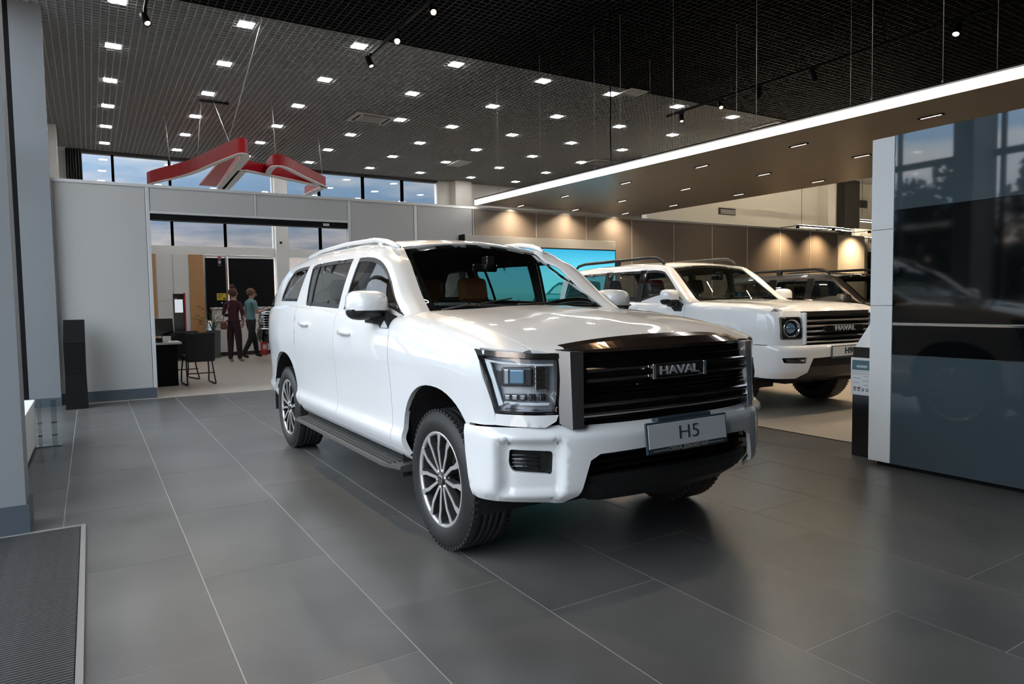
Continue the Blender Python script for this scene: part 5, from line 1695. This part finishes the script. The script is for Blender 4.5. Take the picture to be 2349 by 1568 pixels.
# ---- information stand behind the kiosk
st_ = empty('info_stand', (5.33, 3.14, 0), label='black information stand with a data sheet beside the kiosk', cat='stand')
MB().box(0.02, .42, .0, .17, 0, .90, bev=.006).build('stand_body', M_blackg, st_)
MB().loft([[(.02, .15, .90), (.44, .15, .90), (.44, .02, .90), (.02, .02, .90)], [(.27, .15, 1.12), (.44, .15, 1.12), (.44, .02, 1.12), (.27, .02, 1.12)]]).build('tilted_top', mat('paper_white', (.62, .64, .66), .6), st_)
pp = MB().box(0.0, .012, -.005, .172, .51, .815, bev=.002).build('data_sheet', MATS['paper_white'], st_)
MB().box(-.003, 0.0, .01, .158, .715, .795).build('sheet_photo', mat('print_teal', (.07, .13, .16), .5), pp)
MB().box(-.004, -.001, .03, .12, .735, .755).build('sheet_photo_car', mat('print_pale', (.35, .42, .44), .5), pp)
for k, (a, b) in enumerate(((.01, .158), (.01, .158), (.02, .06), (.09, .15), (.02, .07), (.1, .15), (.02, .06), (.08, .15))):
    MB().box(-.003, 0, a, b, .70 - k * .018, .703 - k * .018).build('sheet_line', mat('print_grey', (.18, .2, .22), .6), pp)
for k in range(4):
    MB().box(-.003, 0, .02 + k * .035, .04 + k * .035, .545, .552).build('sheet_mark', mat('print_black', (.03, .03, .04), .6), pp)
    MB().box(-.003, 0, .02 + k * .035, .04 + k * .035, .56, .572 if k > 1 else .566).build('sheet_mark', mat('print_black', (.03, .03, .04), .6) if k != 3 else M_red, pp)
for k in range(4):
    MB().box(.05 + k * .05, .05 + k * .05 + .04, .0, .0012, 1.0, 1.0).build('top_print', MATS['print_black'], st_) if False else None

# ---- left edge: radiator bench, acrylic posts, black totem, door mat
bn = empty('sill_bench', (-1.05, 5.36, 0), label='white low sill bench behind the left column', cat='bench')
MB().box(0, .56, 0, 2.56, 0.03, .42, bev=.004).build('bench_front', M_white, bn)
for k in range(3):
    MB().box(.02 + k * .19, .19 + k * .19, 0, 2.56, .42, .45, bev=.005).build('top_slat', M_white, bn)
M_acr = glass('clear_acrylic', (.80, .85, .86), 1.6)
ac = empty('acrylic_stand', (-.40, 7.85, 0), label='clear acrylic stand of two posts on a base beside the bench', cat='stand')
for x, w_ in ((-.05, .03), (.065, .045)):
    b = MB().box(x - w_ / 2, x + w_ / 2, -.015, .015, .012, .45, bev=.003)
    b.build('post', M_acr, ac)
    for z in (.10, .22):
        MB().box(x - w_ / 2 - .001, x + w_ / 2 + .001, -.017, .017, z, z + .012).build('post_joint', M_gun, ac)
MB().box(-.09, .12, -.06, .05, 0, .012, bev=.003).build('base_plate', M_acr, ac)
tt = empty('black_totem', (-.19, 10.70, 0), label='black bent floor cabinet in three tiers beside the pier', cat='cabinet')
MB().loft([[(-.125, -.17, 0), (.125, -.17, 0), (.125, .15, 0), (-.125, .15, 0)], [(-.118, -.13, .46), (.118, -.13, .46), (.118, .15, .46), (-.118, .15, .46)]]).build('lower_tier', M_black, tt)
MB().loft([[(-.118, -.128, .464), (.118, -.128, .464), (.118, .15, .464), (-.118, .15, .464)], [(-.122, -.12, .86), (.122, -.12, .86), (.122, .15, .86), (-.122, .15, .86)]]).build('middle_tier', M_black, tt)
MB().loft([[(-.122, -.12, .864), (.122, -.12, .864), (.122, .15, .864), (-.122, .15, .864)], [(-.11, -.03, 1.165), (.125, -.03, 1.165), (.125, .15, 1.165), (-.11, .15, 1.165)]]).build('upper_tier', M_black, tt)
mt = empty('door_mat', (-.98, 2.0, 0), label='ribbed grey entrance mat in an aluminium frame on the floor', cat='mat')
MB().box(0, .895, 0, 2.81, 0.0, .004).build('mat_bed', M_black, mt)
MB().box(.880, .905, -.02, 2.835, 0, .010, bev=.002).box(-.01, .88, 2.81, 2.835, 0, .010, bev=.002).build('mat_frame', mat('brushed_frame', (.50, .50, .51), .35, .8), mt)
rib0 = None
for k in range(140):
    y = .006 + k * .020
    if rib0 is None:
        rib0 = MB().box(0, .876, 0, .0125, .003, .009).build('mat_rib', mat('mat_rib_grey', (.062, .062, .064), .65, .2, var=.3, vscale=20), mt)
        rib0.location = (0, y, 0)
    else:
        share('mat_rib', rib0, mt, (0, y, 0))

# ---- pendant strip lamps at the far right
M_pend = emitter('pendant_glow', (1.0, .88, .70), 16.0)
for i, (x0, x1, y, z, nm) in enumerate(((17.5, 19.65, 12.5, 3.36, 'longest black strip pendant under the cream wall'), (19.7, 22.6, 12.6, 3.36, 'black strip pendant in front of the dark pilaster'), (20.5, 23.0, 12.5, 3.66, 'higher black strip pendant at the far right'))):
    p_ = empty('strip_pendant', (x0, y, z), label=nm, cat='lamp', group='black strip pendants')
    MB().box(0, x1 - x0, -.03, .03, 0, .05, bev=.004).build('housing', M_black, p_)
    MB().box(0.02, x1 - x0 - .02, -.02, .02, -.012, 0).build('glow_strip', M_pend, p_)
    MB().box(0.02, x1 - x0 - .02, -.02, .02, .05, .056).build('glow_strip', M_pend, p_)  # upward strip added to brighten the cream wall behind
    for dx in (.1, x1 - x0 - .1):
        MB().cyl((dx, 0, .05), (dx, 0, HC - z), .006, 6).build('pendant_wire', M_black, p_)
cvl = empty('cove_light', (13.3, YP + .25, 2.98), label='warm cove strip lamp behind the top of the brown partition', cat='lamp')
MB().box(0, 7.2, -.03, .03, 0, .03, bev=.004).build('cove_channel', M_prof, cvl)
MB().box(0.02, 7.18, -.022, .022, .03, .034).build('cove_glow', emitter('cove_glow', (1.0, .86, .66), 85.0), cvl)
for k in range(5):
    MB().box(.2 + k * 1.7, .26 + k * 1.7, -.15, .03, -.02, 0).build('cove_bracket', M_prof, cvl)
# wall washers at the top of the brown partition
for i, x in enumerate((14.85, 16.3, 17.9)):
    w_ = empty('wall_washer', (x, YP - .5, 3.02), label='small downlight washing the brown wall, %s from the left' % ['first', 'second', 'third'][i], cat='lamp', group='brown wall downlights')
    MB().lathe([(0, .06), (.04, .06), (.045, .0), (.03, -.002), (0, .01)], 14).build('lamp_can', M_black, w_)
    MB().box(-.01, .01, 0, .5, .05, .065).build('bracket', M_black, w_)
    ld = bpy.data.lights.new('washer_beam', 'SPOT'); ld.energy = 70; ld.color = (1, .70, .40); ld.spot_size = math.radians(120); ld.spot_blend = 1.0; ld.shadow_soft_size = .03
    lo = bpy.data.objects.new('washer_beam', ld); COL.objects.link(lo); lo.parent = w_; lo.location = (0, 0, -.03); lo.rotation_euler = (math.radians(28), 0, 0)
# ================================================================== back hall
# decorative boards in front of the window wall
for i, (x0, x1, m, nm) in enumerate(((1.30, 1.50, M_orange, 'narrow ochre board behind the desk, partly hidden by the partition'), (1.51, 1.88, M_white, 'white wall board next to the narrow ochre one'), (1.895, 2.255, M_white, 'white wall board with the red-edged kiosk before it'), (2.27, 2.63, M_orange, 'wide ochre board left of the black blinds'))):
    b = empty('wall_board', (x0, 19.8, 0), label=nm, cat='board', group='upright boards by the window')
    MB().box(0, x1 - x0 - .01, 0, .04, 0.02, 2.69, bev=.004).build('board', m, b)
    MB().box(x1 - x0 - .012, x1 - x0 - .002, -.004, .04, 0.0, 2.69).build('edge_strip', M_prof, b)
    if m is M_white:
        MB().box(.0, x1 - x0 - .012, -.004, 0.0, 1.48, 1.50).build('board_joint', M_prof, b)
# roller blinds
for x0, x1, nm in ((2.72, 3.235, 'narrow black roller blind beside the ochre board'), (3.31, 4.52, 'wide black roller blind behind the counter')):
    b = empty('roller_blind', (x0, 20.2, 0), label=nm, cat='blind', group='black blinds')
    MB().box(0, x1 - x0, 0, .012, .95, 2.64).build('blind_cloth', M_black, b)
    MB().cyl((0, .0, 2.70), (x1 - x0, .0, 2.70), .03, 10).build('blind_tube', M_frame, b)
    MB().box(0, x1 - x0, -.006, .018, .93, .955).build('hem_bar', M_dark, b)
cu = empty('window_curtain', (-.34, 20.1, 0), label='dark gathered curtain at the left end of the clerestory', cat='curtain')
pts = [(.34 * i / 28, .05 * math.sin(i * 1.35) - .03) for i in range(29)]
MB().loft([[(x, y, z) for x, y in pts] + [(x, y + .012, z) for x, y in pts[::-1]] for z in (2.9, 5.22)], smooth=False).build('curtain_cloth', mat('curtain_dark', (.055, .058, .052), .9), cu)
# reception counter
ct = empty('reception_counter', (2.80, 19.45, 0), label='white reception counter under the black blinds', cat='counter')
MB().box(0, 4.2, 0, .5, .10, 1.24, bev=.006).build('counter_body', M_white, ct)
MB().box(-.03, 4.23, -.05, .55, 1.24, 1.29, bev=.008).build('counter_top', M_white, ct)
MB().box(.02, 4.18, .03, .5, 0, .10).build('plinth', M_dark, ct)
MB().box(0, 4.2, -.006, 0, .90, .915).build('red_line', mat('counter_red', (.45, .03, .03), .4), ct)
# yellow notice on the counter, and a small screen behind it
nb_ = empty('counter_notice', (2.87, 19.42, 1.29), label='small yellow notice standing on the counter left of the people', cat='notice')
MB().box(0, .23, 0, .012, .19, .37, bev=.002).build('yellow_sheet', mat('notice_yellow', (.75, .52, .03), .5), nb_)
for k in range(3):
    MB().box(.02, .16 - k * .03, -.002, 0, .33 - k * .04, .345 - k * .04).build('notice_line', M_dark, nb_)
MB().box(.15, .21, -.002, 0, .21, .25).build('notice_mark', M_dark, nb_)
MB().box(-.01, .25, .012, .03, 0, .19, bev=.004).build('black_holder', M_black, nb_)
MB().box(.1, .14, .008, .012, .10, .14).build('holder_mark', M_prof, nb_)
ps = empty('window_poster', (3.03, 20.15, 2.41), label='small dark poster with a pink band hanging on the narrow blind', cat='poster')
MB().box(0, .10, 0, .008, 0, .27).build('poster_sheet', mat('poster_dark', (.03, .03, .05), .5), ps)
MB().box(0, .10, -.002, 0, .20, .27).build('poster_band', mat('poster_pink', (.45, .08, .18), .5), ps)
MB().box(.02, .08, -.002, 0, .08, .15).build('poster_mark', M_prof, ps)
cs = empty('column_sign', (4.66, 20.13, 1.73), label='small black sign with a white emblem on the pale column', cat='sign')
MB().box(0, .22, 0, .015, 0, .21, bev=.003).build('sign_plate', M_black, cs)
MB().tube([(.12 + .055 * math.cos(a), -.003, .10 + .055 * math.sin(a)) for a in np.linspace(.3, 2 * PI - .6, 14)], .008, 6).build('sign_ring', M_prof, cs)
MB().box(.03, .10, -.004, 0, .05, .07).build('sign_bar', M_prof, cs)
cm = empty('wall_camera', (4.72, 20.1, 3.10), label='tiny dark camera high on the pale column', cat='camera')
MB().sphere((0, 0, 0), .035, 12, 8).build('camera_dome', M_black, cm); MB().box(-.03, .03, 0, .06, .02, .05, bev=.004).build('camera_mount', M_frame, cm)
# info kiosk with red edge
ik = empty('info_kiosk', (1.74, 18.5, 0), label='tall black info kiosk with a red edge and lit sheet', cat='kiosk')
MB().box(0, .24, 0, .25, 0, 1.64, bev=.01).build('kiosk_body', M_blackg, ik)
MB().box(.24, .275, 0, .25, 0, 1.66, bev=.006).build('red_edge', mat('kiosk_red', (.40, .015, .02), .35), ik)
MB().box(.03, .21, -.006, 0, 1.18, 1.50).build('lit_sheet', emitter('sheet_glow', (.75, .80, .86), .55), ik)
# planter
pt = empty('potted_plant', (2.69, 19.0, 0), label='leafy plant in a tall grey planter left of the woman', cat='plant')
MB().loft([[(-.13, -.13, 0), (.13, -.13, 0), (.13, .13, 0), (-.13, .13, 0)], [(-.15, -.15, .70), (.15, -.15, .70), (.15, .15, .70), (-.15, .15, .70)], [(-.13, -.13, .70), (.13, -.13, .70), (.13, .13, .70), (-.13, .13, .70)], [(-.13, -.13, .64), (.13, -.13, .64), (.13, .13, .64), (-.13, .13, .64)]]).build('planter', mat('planter_grey', (.10, .105, .11), .6), pt)
rnd = random.Random(4)
M_leaf = mat('leaf_olive', (.085, .10, .03), .55, var=.3, vscale=9)
def leaf(p, d, ln, wd, up):
    d = Vector(d).normalized(); sd = d.cross(Vector((0, 0, 1))).normalized(); p = Vector(p)
    a = [(0, 0, 0), (.25, .8, .10), (.6, 1, .10), (1, 0, -.15), (.6, -1, .10), (.25, -.8, .10)]
    vs = [p + d * ln * u + sd * wd * v + Vector((0, 0, up * ln * w)) for u, v, w in a]
    return vs, [(0, 1, 2), (0, 2, 3), (0, 3, 4), (0, 4, 5)]
for k in range(11):
    t = rnd.uniform(0, 2 * PI); r = rnd.uniform(.15, .42); h = rnd.uniform(.25, .62)
    if k < 3: t = (PI, PI + .3, 0.1)[k]; r = (.42, .36, .40)[k]; h = (.34, .30, .28)[k]
    tip = Vector((r * math.cos(t), r * math.sin(t), .68 + h))
    stem_pts = [(0, 0, .64), (tip.x * .25, tip.y * .25, .68 + h * .7), (tip.x, tip.y, tip.z)]
    sm_ = MB().tube(stem_pts, [.008, .006, .003], 5).build('plant_stem', M_leaf, pt)
    for j in range(5):
        f = .35 + .15 * j
        base = Vector(stem_pts[0]).lerp(Vector(stem_pts[2]), f); base.z = .64 + (tip.z - .64) * min(1, f * 1.15)
        a = t + rnd.uniform(-1.4, 1.4)
        vs, fs = leaf(base, (math.cos(a), math.sin(a), .2), rnd.uniform(.10, .16), .028, .5)
        mesh_obj('leaf', vs, fs, M_leaf, sm_)
# red stand on the floor by the black car
rs_ = empty('red_box', (3.98, 19.15, 0), label='small red box on the floor before the counter, under the black nose', cat='box')
MB().box(-.10, .06, -.08, .08, 0.0, .40, bev=.01).build('box_body', mat('box_red', (.5, .03, .03), .5), rs_)
MB().box(-.07, .03, -.083, -.08, .15, .28).build('box_label', M_prof, rs_)

# ---- desk, computers and chairs
dk = empty('office_desk', (0.0, 12.62, 0), label='desk with white top and black front inside the opening', cat='desk')
MB().box(-.2, 1.29, -.02, .60, .695, .73, bev=.004).build('desk_top', mat('desk_white', (.66, .66, .64), .4), dk)
MB().box(-.15, 1.22, .02, .05, 0, .695).build('front_panel', M_black, dk)
MB().box(1.19, 1.22, .05, .58, 0, .695).build('side_panel', M_black, dk)
mo = empty('desk_monitor', (1.02, 12.95, .73), label='dark computer monitor on the desk seen from the side', cat='monitor')
M = Matrix.Rotation(math.radians(58), 4, 'Z') @ Matrix.Rotation(math.radians(-8), 4, 'Y')
MB().box(-.012, .012, -.22, .22, .10, .40, M, bev=.006).build('display', M_blackg, mo)
MB().cyl((0, 0, .01), (0, 0, .2), .015, 8).build('neck', M_gun, mo)
MB().box(-.09, .09, -.12, .12, 0, .012, bev=.004).build('foot', M_gun, mo)
tp = empty('telephone', (.93, 12.72, .73), label='dark desk telephone at the partition end of the desk', cat='telephone')
MB().loft([[(-.08, -.1, 0), (.08, -.1, 0), (.08, .1, 0), (-.08, .1, 0)], [(-.08, -.1, .02), (.08, -.1, .02), (.08, .1, .07), (-.08, .1, .07)]]).build('phone_base', M_blackg, tp)
MB().box(-.075, -.035, -.1, .1, .05, .085, bev=.012).build('handset', M_blackg, tp)
ppr = empty('paper_sheet', (1.12, 12.75, .731), label='white paper lying on the desk edge', cat='paper')
MB().box(-.1, .1, -.07, .07, 0, .002).build('sheet', MATS['paper_white'], ppr)

def visitor_chair(label, loc, rz):
    c = empty('visitor_chair', loc, rz, label=label, cat='chair', group='black visitor chairs')
    m = mat('chair_black', (.008, .008, .009), .8)
    f = mat('chair_frame', (.035, .022, .016), .4, .6)
    MB().box(-.23, .23, -.22, .24, .42, .50, bev=.03).build('seat', m, c)
    Mx = Matrix.Translation((0, -.24, .44)) @ Matrix.Rotation(math.radians(8), 4, 'X')
    MB().box(-.23, .23, -.035, .035, -.05, .45, Mx, bev=.03).build('backrest', m, c)
    for s in (-1, 1):
        MB().tube([(s * .20, .20, .42), (s * .22, .26, .20), (s * .22, .30, .02), (s * .22, .22, .012), (s * .22, -.25, .012), (s * .22, -.30, .02), (s * .21, -.20, .20), (s * .20, -.12, .42)], .012, 8).build('leg', f, c)
    MB().tube([(-.22, -.25, .2), (.22, -.25, .2)], .010, 8).build('stretcher', f, c)
    return c
visitor_chair('black cantilever chair with its back turned, nearest in the opening', (1.535, 12.72, 0), math.radians(3))
visitor_chair('black chair mostly hidden behind the nearest chair and desk', (1.36, 13.66, 0), math.radians(12))

# ---- people
def person(name, label, loc, rz, J, E_, mats, zone, cat='person'):
    root = empty(name, loc, rz, label=label, cat=cat)
    names = list(J)
    me = bpy.data.meshes.new('body')
    me.from_pydata([J[n][0] for n in names], [(names.index(a), names.index(b)) for a, b in E_], [])
    ob = bpy.data.objects.new('body', me); COL.objects.link(ob)
    sk = ob.modifiers.new('skin', 'SKIN'); sk.branch_smoothing = 0.6; sk.use_smooth_shade = True
    ob.modifiers.new('sub', 'SUBSURF').levels = 2
    ob.modifiers['sub'].render_levels = 2
    for i, n in enumerate(names):
        r = J[n][1]; r = r if isinstance(r, tuple) else (r, r)
        me.skin_vertices[0].data[i].radius = r
        me.skin_vertices[0].data[i].use_root = (n == 'pelvis')
    dg = bpy.context.evaluated_depsgraph_get()
    nm = bpy.data.meshes.new_from_object(ob.evaluated_get(dg))
    bpy.data.objects.remove(ob)
    nm.materials.clear()
    for m in mats: nm.materials.append(m)
    for p in nm.polygons:
        p.material_index = zone(p.center); p.use_smooth = True
    o = bpy.data.objects.new('body', nm); COL.objects.link(o); o.parent = root
    return root
M_skin = mat('skin', (.46, .26, .19), .55)
M_maroon = mat('maroon_cotton', (.055, .010, .022), .85)
M_maroond = mat('maroon_trousers', (.030, .008, .014), .85)
M_teal = mat('teal_cotton', (.13, .26, .28), .85)
M_navy = mat('dark_trousers', (.012, .012, .016), .8)
M_hairb = mat('auburn_hair', (.07, .022, .012), .6)
M_hairr = mat('short_brown_hair', (.16, .075, .04), .65)
M_shoe_l = mat('pale_sneaker', (.45, .34, .32), .6)
M_shoe_k = mat('black_shoe', (.01, .01, .01), .5)
def fingers(bld, wrist, d, palm_n, flip=1):
    """palm and five unequal bent fingers from a wrist along d"""
    w = Vector(wrist); d = Vector(d).normalized(); n = Vector(palm_n).normalized(); s = d.cross(n).normalized() * flip
    bld.tube([w, w + d * .04, w + d * .085], [.026, .034, .030], 8)
    for k, (off, ln) in enumerate(((-.027, .070), (-.009, .080), (.009, .076), (.026, .060))):
        b = w + d * .08 + s * off
        bld.tube([b, b + d * ln * .5 + n * .008, b + d * ln * .85 + n * .03, b + d * ln * .9 + n * .045], [.009, .0085, .008, .006], 6)
    b = w + d * .03 - s * .03
    bld.tube([b, b - s * .02 + d * .03 + n * .01, b - s * .018 + d * .06 + n * .025], [.011, .010, .007], 6)
def face(root, c, fwd, r=.10):
    c = Vector(c); f = Vector(fwd).normalized(); s = f.cross(Vector((0, 0, 1)))
    MB().tube([c + f * r * .92 + Vector((0, 0, .02)), c + f * (r * 1.22) - Vector((0, 0, .015)), c + f * r * .95 - Vector((0, 0, .022))], [.008, .014, .009], 8).build('nose', M_skin, root)
    for q in (-1, 1):
        MB().sphere(c + s * q * .034 + f * r * .90 + Vector((0, 0, .022)), .011, 8, 6).build('eye', M_prof, root)
        MB().sphere(c + s * q * .086 - f * .005, .028, 8, 6, (.45, .7, 1)).build('ear', M_skin, root)
    MB().box(-.022, .022, -.004, .004, -.004, .004, basis(c + f * r * .93 - Vector((0, 0, .052)), s, f, (0, 0, 1))).build('mouth', mat('lips', (.32, .10, .09), .5), root)

# woman: back to the camera, head turned right, arms folded; local frame: +y is where she faces
JW = {'pelvis': ((0, 0, .93), (.165, .125)), 'waist': ((0, .01, 1.08), (.145, .105)), 'chest': ((0, .015, 1.27), (.165, .115)), 'upper': ((0, .0, 1.40), (.14, .085)), 'neck': ((0, .01, 1.475), .052),
      'chin': ((.01, .035, 1.54), (.066, .078)), 'head': ((.01, .02, 1.62), (.082, .10)), 'crown': ((.01, .01, 1.69), (.055, .07)),
      'shl': ((-.165, 0, 1.385), .062), 'ell': ((-.235, -.02, 1.12), .047), 'wrl': ((-.10, .16, 1.08), .034),
      'shr': ((.165, 0, 1.385), .062), 'elr': ((.235, -.02, 1.12), .047), 'wrr': ((.16, .13, .95), .032),
      'hipl': ((-.09, 0, .84), .105), 'knl': ((-.095, .01, .48), .078), 'anl': ((-.10, -.01, .12), .060), 'ankl': ((-.10, -.01, .055), .040), 'toel': ((-.11, .13, .035), .036),
      'hipr': ((.09, 0, .84), .105), 'knr': ((.10, .02, .48), .078), 'anr': ((.115, .02, .12), .060), 'ankr': ((.115, .02, .055), .040), 'toer': ((.15, .15, .035), .036)}
EW = [('pelvis', 'waist'), ('waist', 'chest'), ('chest', 'upper'), ('upper', 'neck'), ('neck', 'chin'), ('chin', 'head'), ('head', 'crown'), ('upper', 'shl'), ('shl', 'ell'), ('ell', 'wrl'), ('upper', 'shr'), ('shr', 'elr'), ('elr', 'wrr'),
      ('pelvis', 'hipl'), ('hipl', 'knl'), ('knl', 'anl'), ('anl', 'ankl'), ('ankl', 'toel'), ('pelvis', 'hipr'), ('hipr', 'knr'), ('knr', 'anr'), ('anr', 'ankr'), ('ankr', 'toer')]
def zone_w(c):
    if c.z > 1.455: return 0
    if abs(c.x) > .12 and c.z < 1.10 and c.z > .86 and (c.y > .035 or abs(c.x) > .215): return 0
    if c.z > .96: return 1
    if c.z > .085: return 2
    return 3
wo_ = person('person', 'woman in maroon shirt and dark trousers seen from behind, hair in a bun', (2.87, 17.1, 0), math.radians(-35), JW, EW, [M_skin, M_maroon, M_maroond, M_shoe_l], zone_w)
hb = MB().sphere((.01, -.012, 1.645), .112, 18, 12, (.90, 1.02, 1.0))
hb = hb.sphere((.01, -.03, 1.775), .052, 14, 10)
hb.sphere((.03, -.05, 1.79), .03, 10, 8)
hb.build('hair', M_hairb, wo_)
face(wo_, (.01, .03, 1.60), (.25, 1, 0), .10)
hnd = MB(); fingers(hnd, (.16, .13, .95), (.0, .15, -1), (-1, .1, 0)); hnd.build('hand', M_skin, wo_)
hnd = MB(); fingers(hnd, (-.10, .16, 1.08), (1, .1, .05), (0, -1, 0), -1); hnd.build('hand', M_skin, wo_)
MB().lathe([(.165, 0), (.172, .02), (.165, .035)], 28, Matrix.Translation((0, .0, .955)) @ Matrix.Diagonal((1.0, .78, 1, 1))).build('shirt_hem', M_maroon, wo_)
wb_ = empty('shoulder_bag', (2.64, 17.02, .78), math.radians(-35), label='small brown bag hanging at the left hip of the woman', cat='bag')
MB().box(-.07, .07, -.05, .05, 0, .17, bev=.03).build('bag_body', mat('bag_brown', (.13, .05, .03), .5), wb_)
MB().tube([(-.04, 0, .16), (.02, .03, .36), (.12, .05, .60)], .008, 6).build('bag_strap', mat('bag_brown', (.13, .05, .03), .5), wb_)

# man: walking to the right, forearm raised with a phone
JM = {'pelvis': ((0, 0, .95), (.15, .115)), 'waist': ((0, .01, 1.10), (.145, .105)), 'chest': ((0, .03, 1.30), (.17, .115)), 'upper': ((0, .02, 1.43), (.145, .085)), 'neck': ((0, .03, 1.50), .058),
      'chin': ((0, .06, 1.56), (.068, .082)), 'head': ((0, .045, 1.64), (.082, .10)), 'crown': ((0, .035, 1.705), (.058, .072)),
      'shl': ((-.185, .02, 1.405), .066), 'ell': ((-.245, .0, 1.12), .050), 'wrl': ((-.225, .10, .88), .036),
      'shr': ((.185, .02, 1.405), .066), 'elr': ((.235, .05, 1.14), .050), 'wrr': ((.17, .27, 1.20), .036),
      'hipl': ((-.09, 0, .86), .10), 'knl': ((-.09, .14, .50), .076), 'anl': ((-.09, .19, .12), .056), 'ankl': ((-.09, .19, .06), .042), 'toel': ((-.10, .34, .04), .038),
      'hipr': ((.09, 0, .86), .10), 'knr': ((.09, -.06, .48), .076), 'anr': ((.09, -.26, .15), .056), 'ankr': ((.09, -.27, .085), .042), 'toer': ((.09, -.13, .035), .038)}
def zone_m(c):
    if c.z > 1.49: return 0
    if abs(c.x) > .13 and c.z < 1.24 and (c.y > .085 and c.z > .8 or abs(c.x) > .21): return 0
    if c.z > .97: return 1
    if c.z > .095: return 2
    return 3
mn = person('person', 'man in teal t-shirt and dark trousers walking right, phone in hand', (3.45, 18.15, 0), math.radians(-72), JM, EW, [M_skin, M_teal, M_navy, M_shoe_k], zone_m)
MB().sphere((0, .028, 1.665), .112, 18, 12, (.88, 1.0, .92)).build('hair', M_hairr, mn)
face(mn, (0, .058, 1.605), (0, 1, 0), .105)
hnd = MB(); fingers(hnd, (.17, .27, 1.20), (-.2, 1, .25), (0, -.2, 1)); hnd.build('hand', M_skin, mn)
hnd = MB(); fingers(hnd, (-.225, .10, .88), (0, .25, -1), (1, 0, 0)); hnd.build('hand', M_skin, mn)
ph = empty('mobile_phone', (3.83, 18.21, 1.27), math.radians(-72), label='pale phone held in the hand of the man', cat='phone')
MB().box(-.036, .036, -.07, .07, 0, .009, Matrix.Rotation(math.radians(15), 4, 'X'), bev=.003).build('phone_case', M_prof, ph)
MB().box(-.032, .032, -.065, .065, .009, .0105, Matrix.Rotation(math.radians(15), 4, 'X')).build('phone_screen', M_blackg, ph)

# ================================================================== trees outside the glazed facade
M_bark = mat('bark', (.06, .045, .035), .9); M_fol = mat('foliage', (.03, .05, .025), .8, var=.4, vscale=2)
def tree(label, x, y, h, r, seed):
    rn = random.Random(seed)
    t = empty('leafy_tree', (x, y, -.3), label=label, cat='tree', group='trees outside the facade')
    MB().tube([(0, 0, 0), (.05, .02, h * .3), (0, 0, h * .62)], [.16, .12, .06], 8).build('trunk', M_bark, t)
    b = MB()
    cl_ = [(rn.uniform(-1, 1) * r * .75, rn.uniform(-1, 1) * r * .75, h * rn.uniform(.32, .95)) for _ in range(16)]
    for k in range(7000):
        c = rn.choice(cl_); q = Vector((rn.gauss(0, 1), rn.gauss(0, 1), rn.gauss(0, 1))).normalized() * (r * .40 * rn.random() ** .4)
        p = Vector(c) + q
        if p.z > h: continue
        u = Vector((rn.gauss(0, 1), rn.gauss(0, 1), rn.gauss(0, 1))).normalized(); v = u.orthogonal().normalized(); s_ = rn.uniform(.07, .15)
        b.add([p + u * s_, p + v * s_ * .6, p - u * s_, p - v * s_ * .6], [(0, 1, 2, 3)])
    o = b.build('crown', M_fol, t, fix=False); o['kind'] = 'stuff'
tree('round leafy tree outside, nearest the column', -16.5, 13.3, 6.3, 2.0, 1)
tree('broad leafy tree outside, right of the round one', -17, 8.4, 6.6, 2.4, 2)
tree('leafy tree outside opposite the entrance mat', -18, 2.2, 6.0, 2.2, 3)
tree('leafy tree outside at the far end', -17, 18.0, 5.6, 2.2, 5)

hd = empty('added_hedge', (-12.0, 1.0, -.3), label='added hedge outside the glazed facade, darkening the low reflections', cat='hedge')  # added hedge, blocks the bright horizon gaps in the kiosk reflection
rn = random.Random(11); b = MB()
for k in range(9000):
    p = Vector((rn.uniform(-.7, .7), rn.uniform(0, 22), rn.uniform(0, 1) ** .8 * (3.1 + .35 * math.sin(k * .013))))
    u = Vector((rn.gauss(0, 1), rn.gauss(0, 1), rn.gauss(0, 1))).normalized(); v = u.orthogonal().normalized(); s_ = rn.uniform(.10, .20)
    b.add([p + u * s_, p + v * s_ * .6, p - u * s_, p - v * s_ * .6], [(0, 1, 2, 3)])
o = b.build('hedge_leaves', M_fol, hd, fix=False); o['kind'] = 'stuff'
MB().box(-.4, .4, 0, 22, 0, 2.7).build('hedge_core', M_fol, hd)
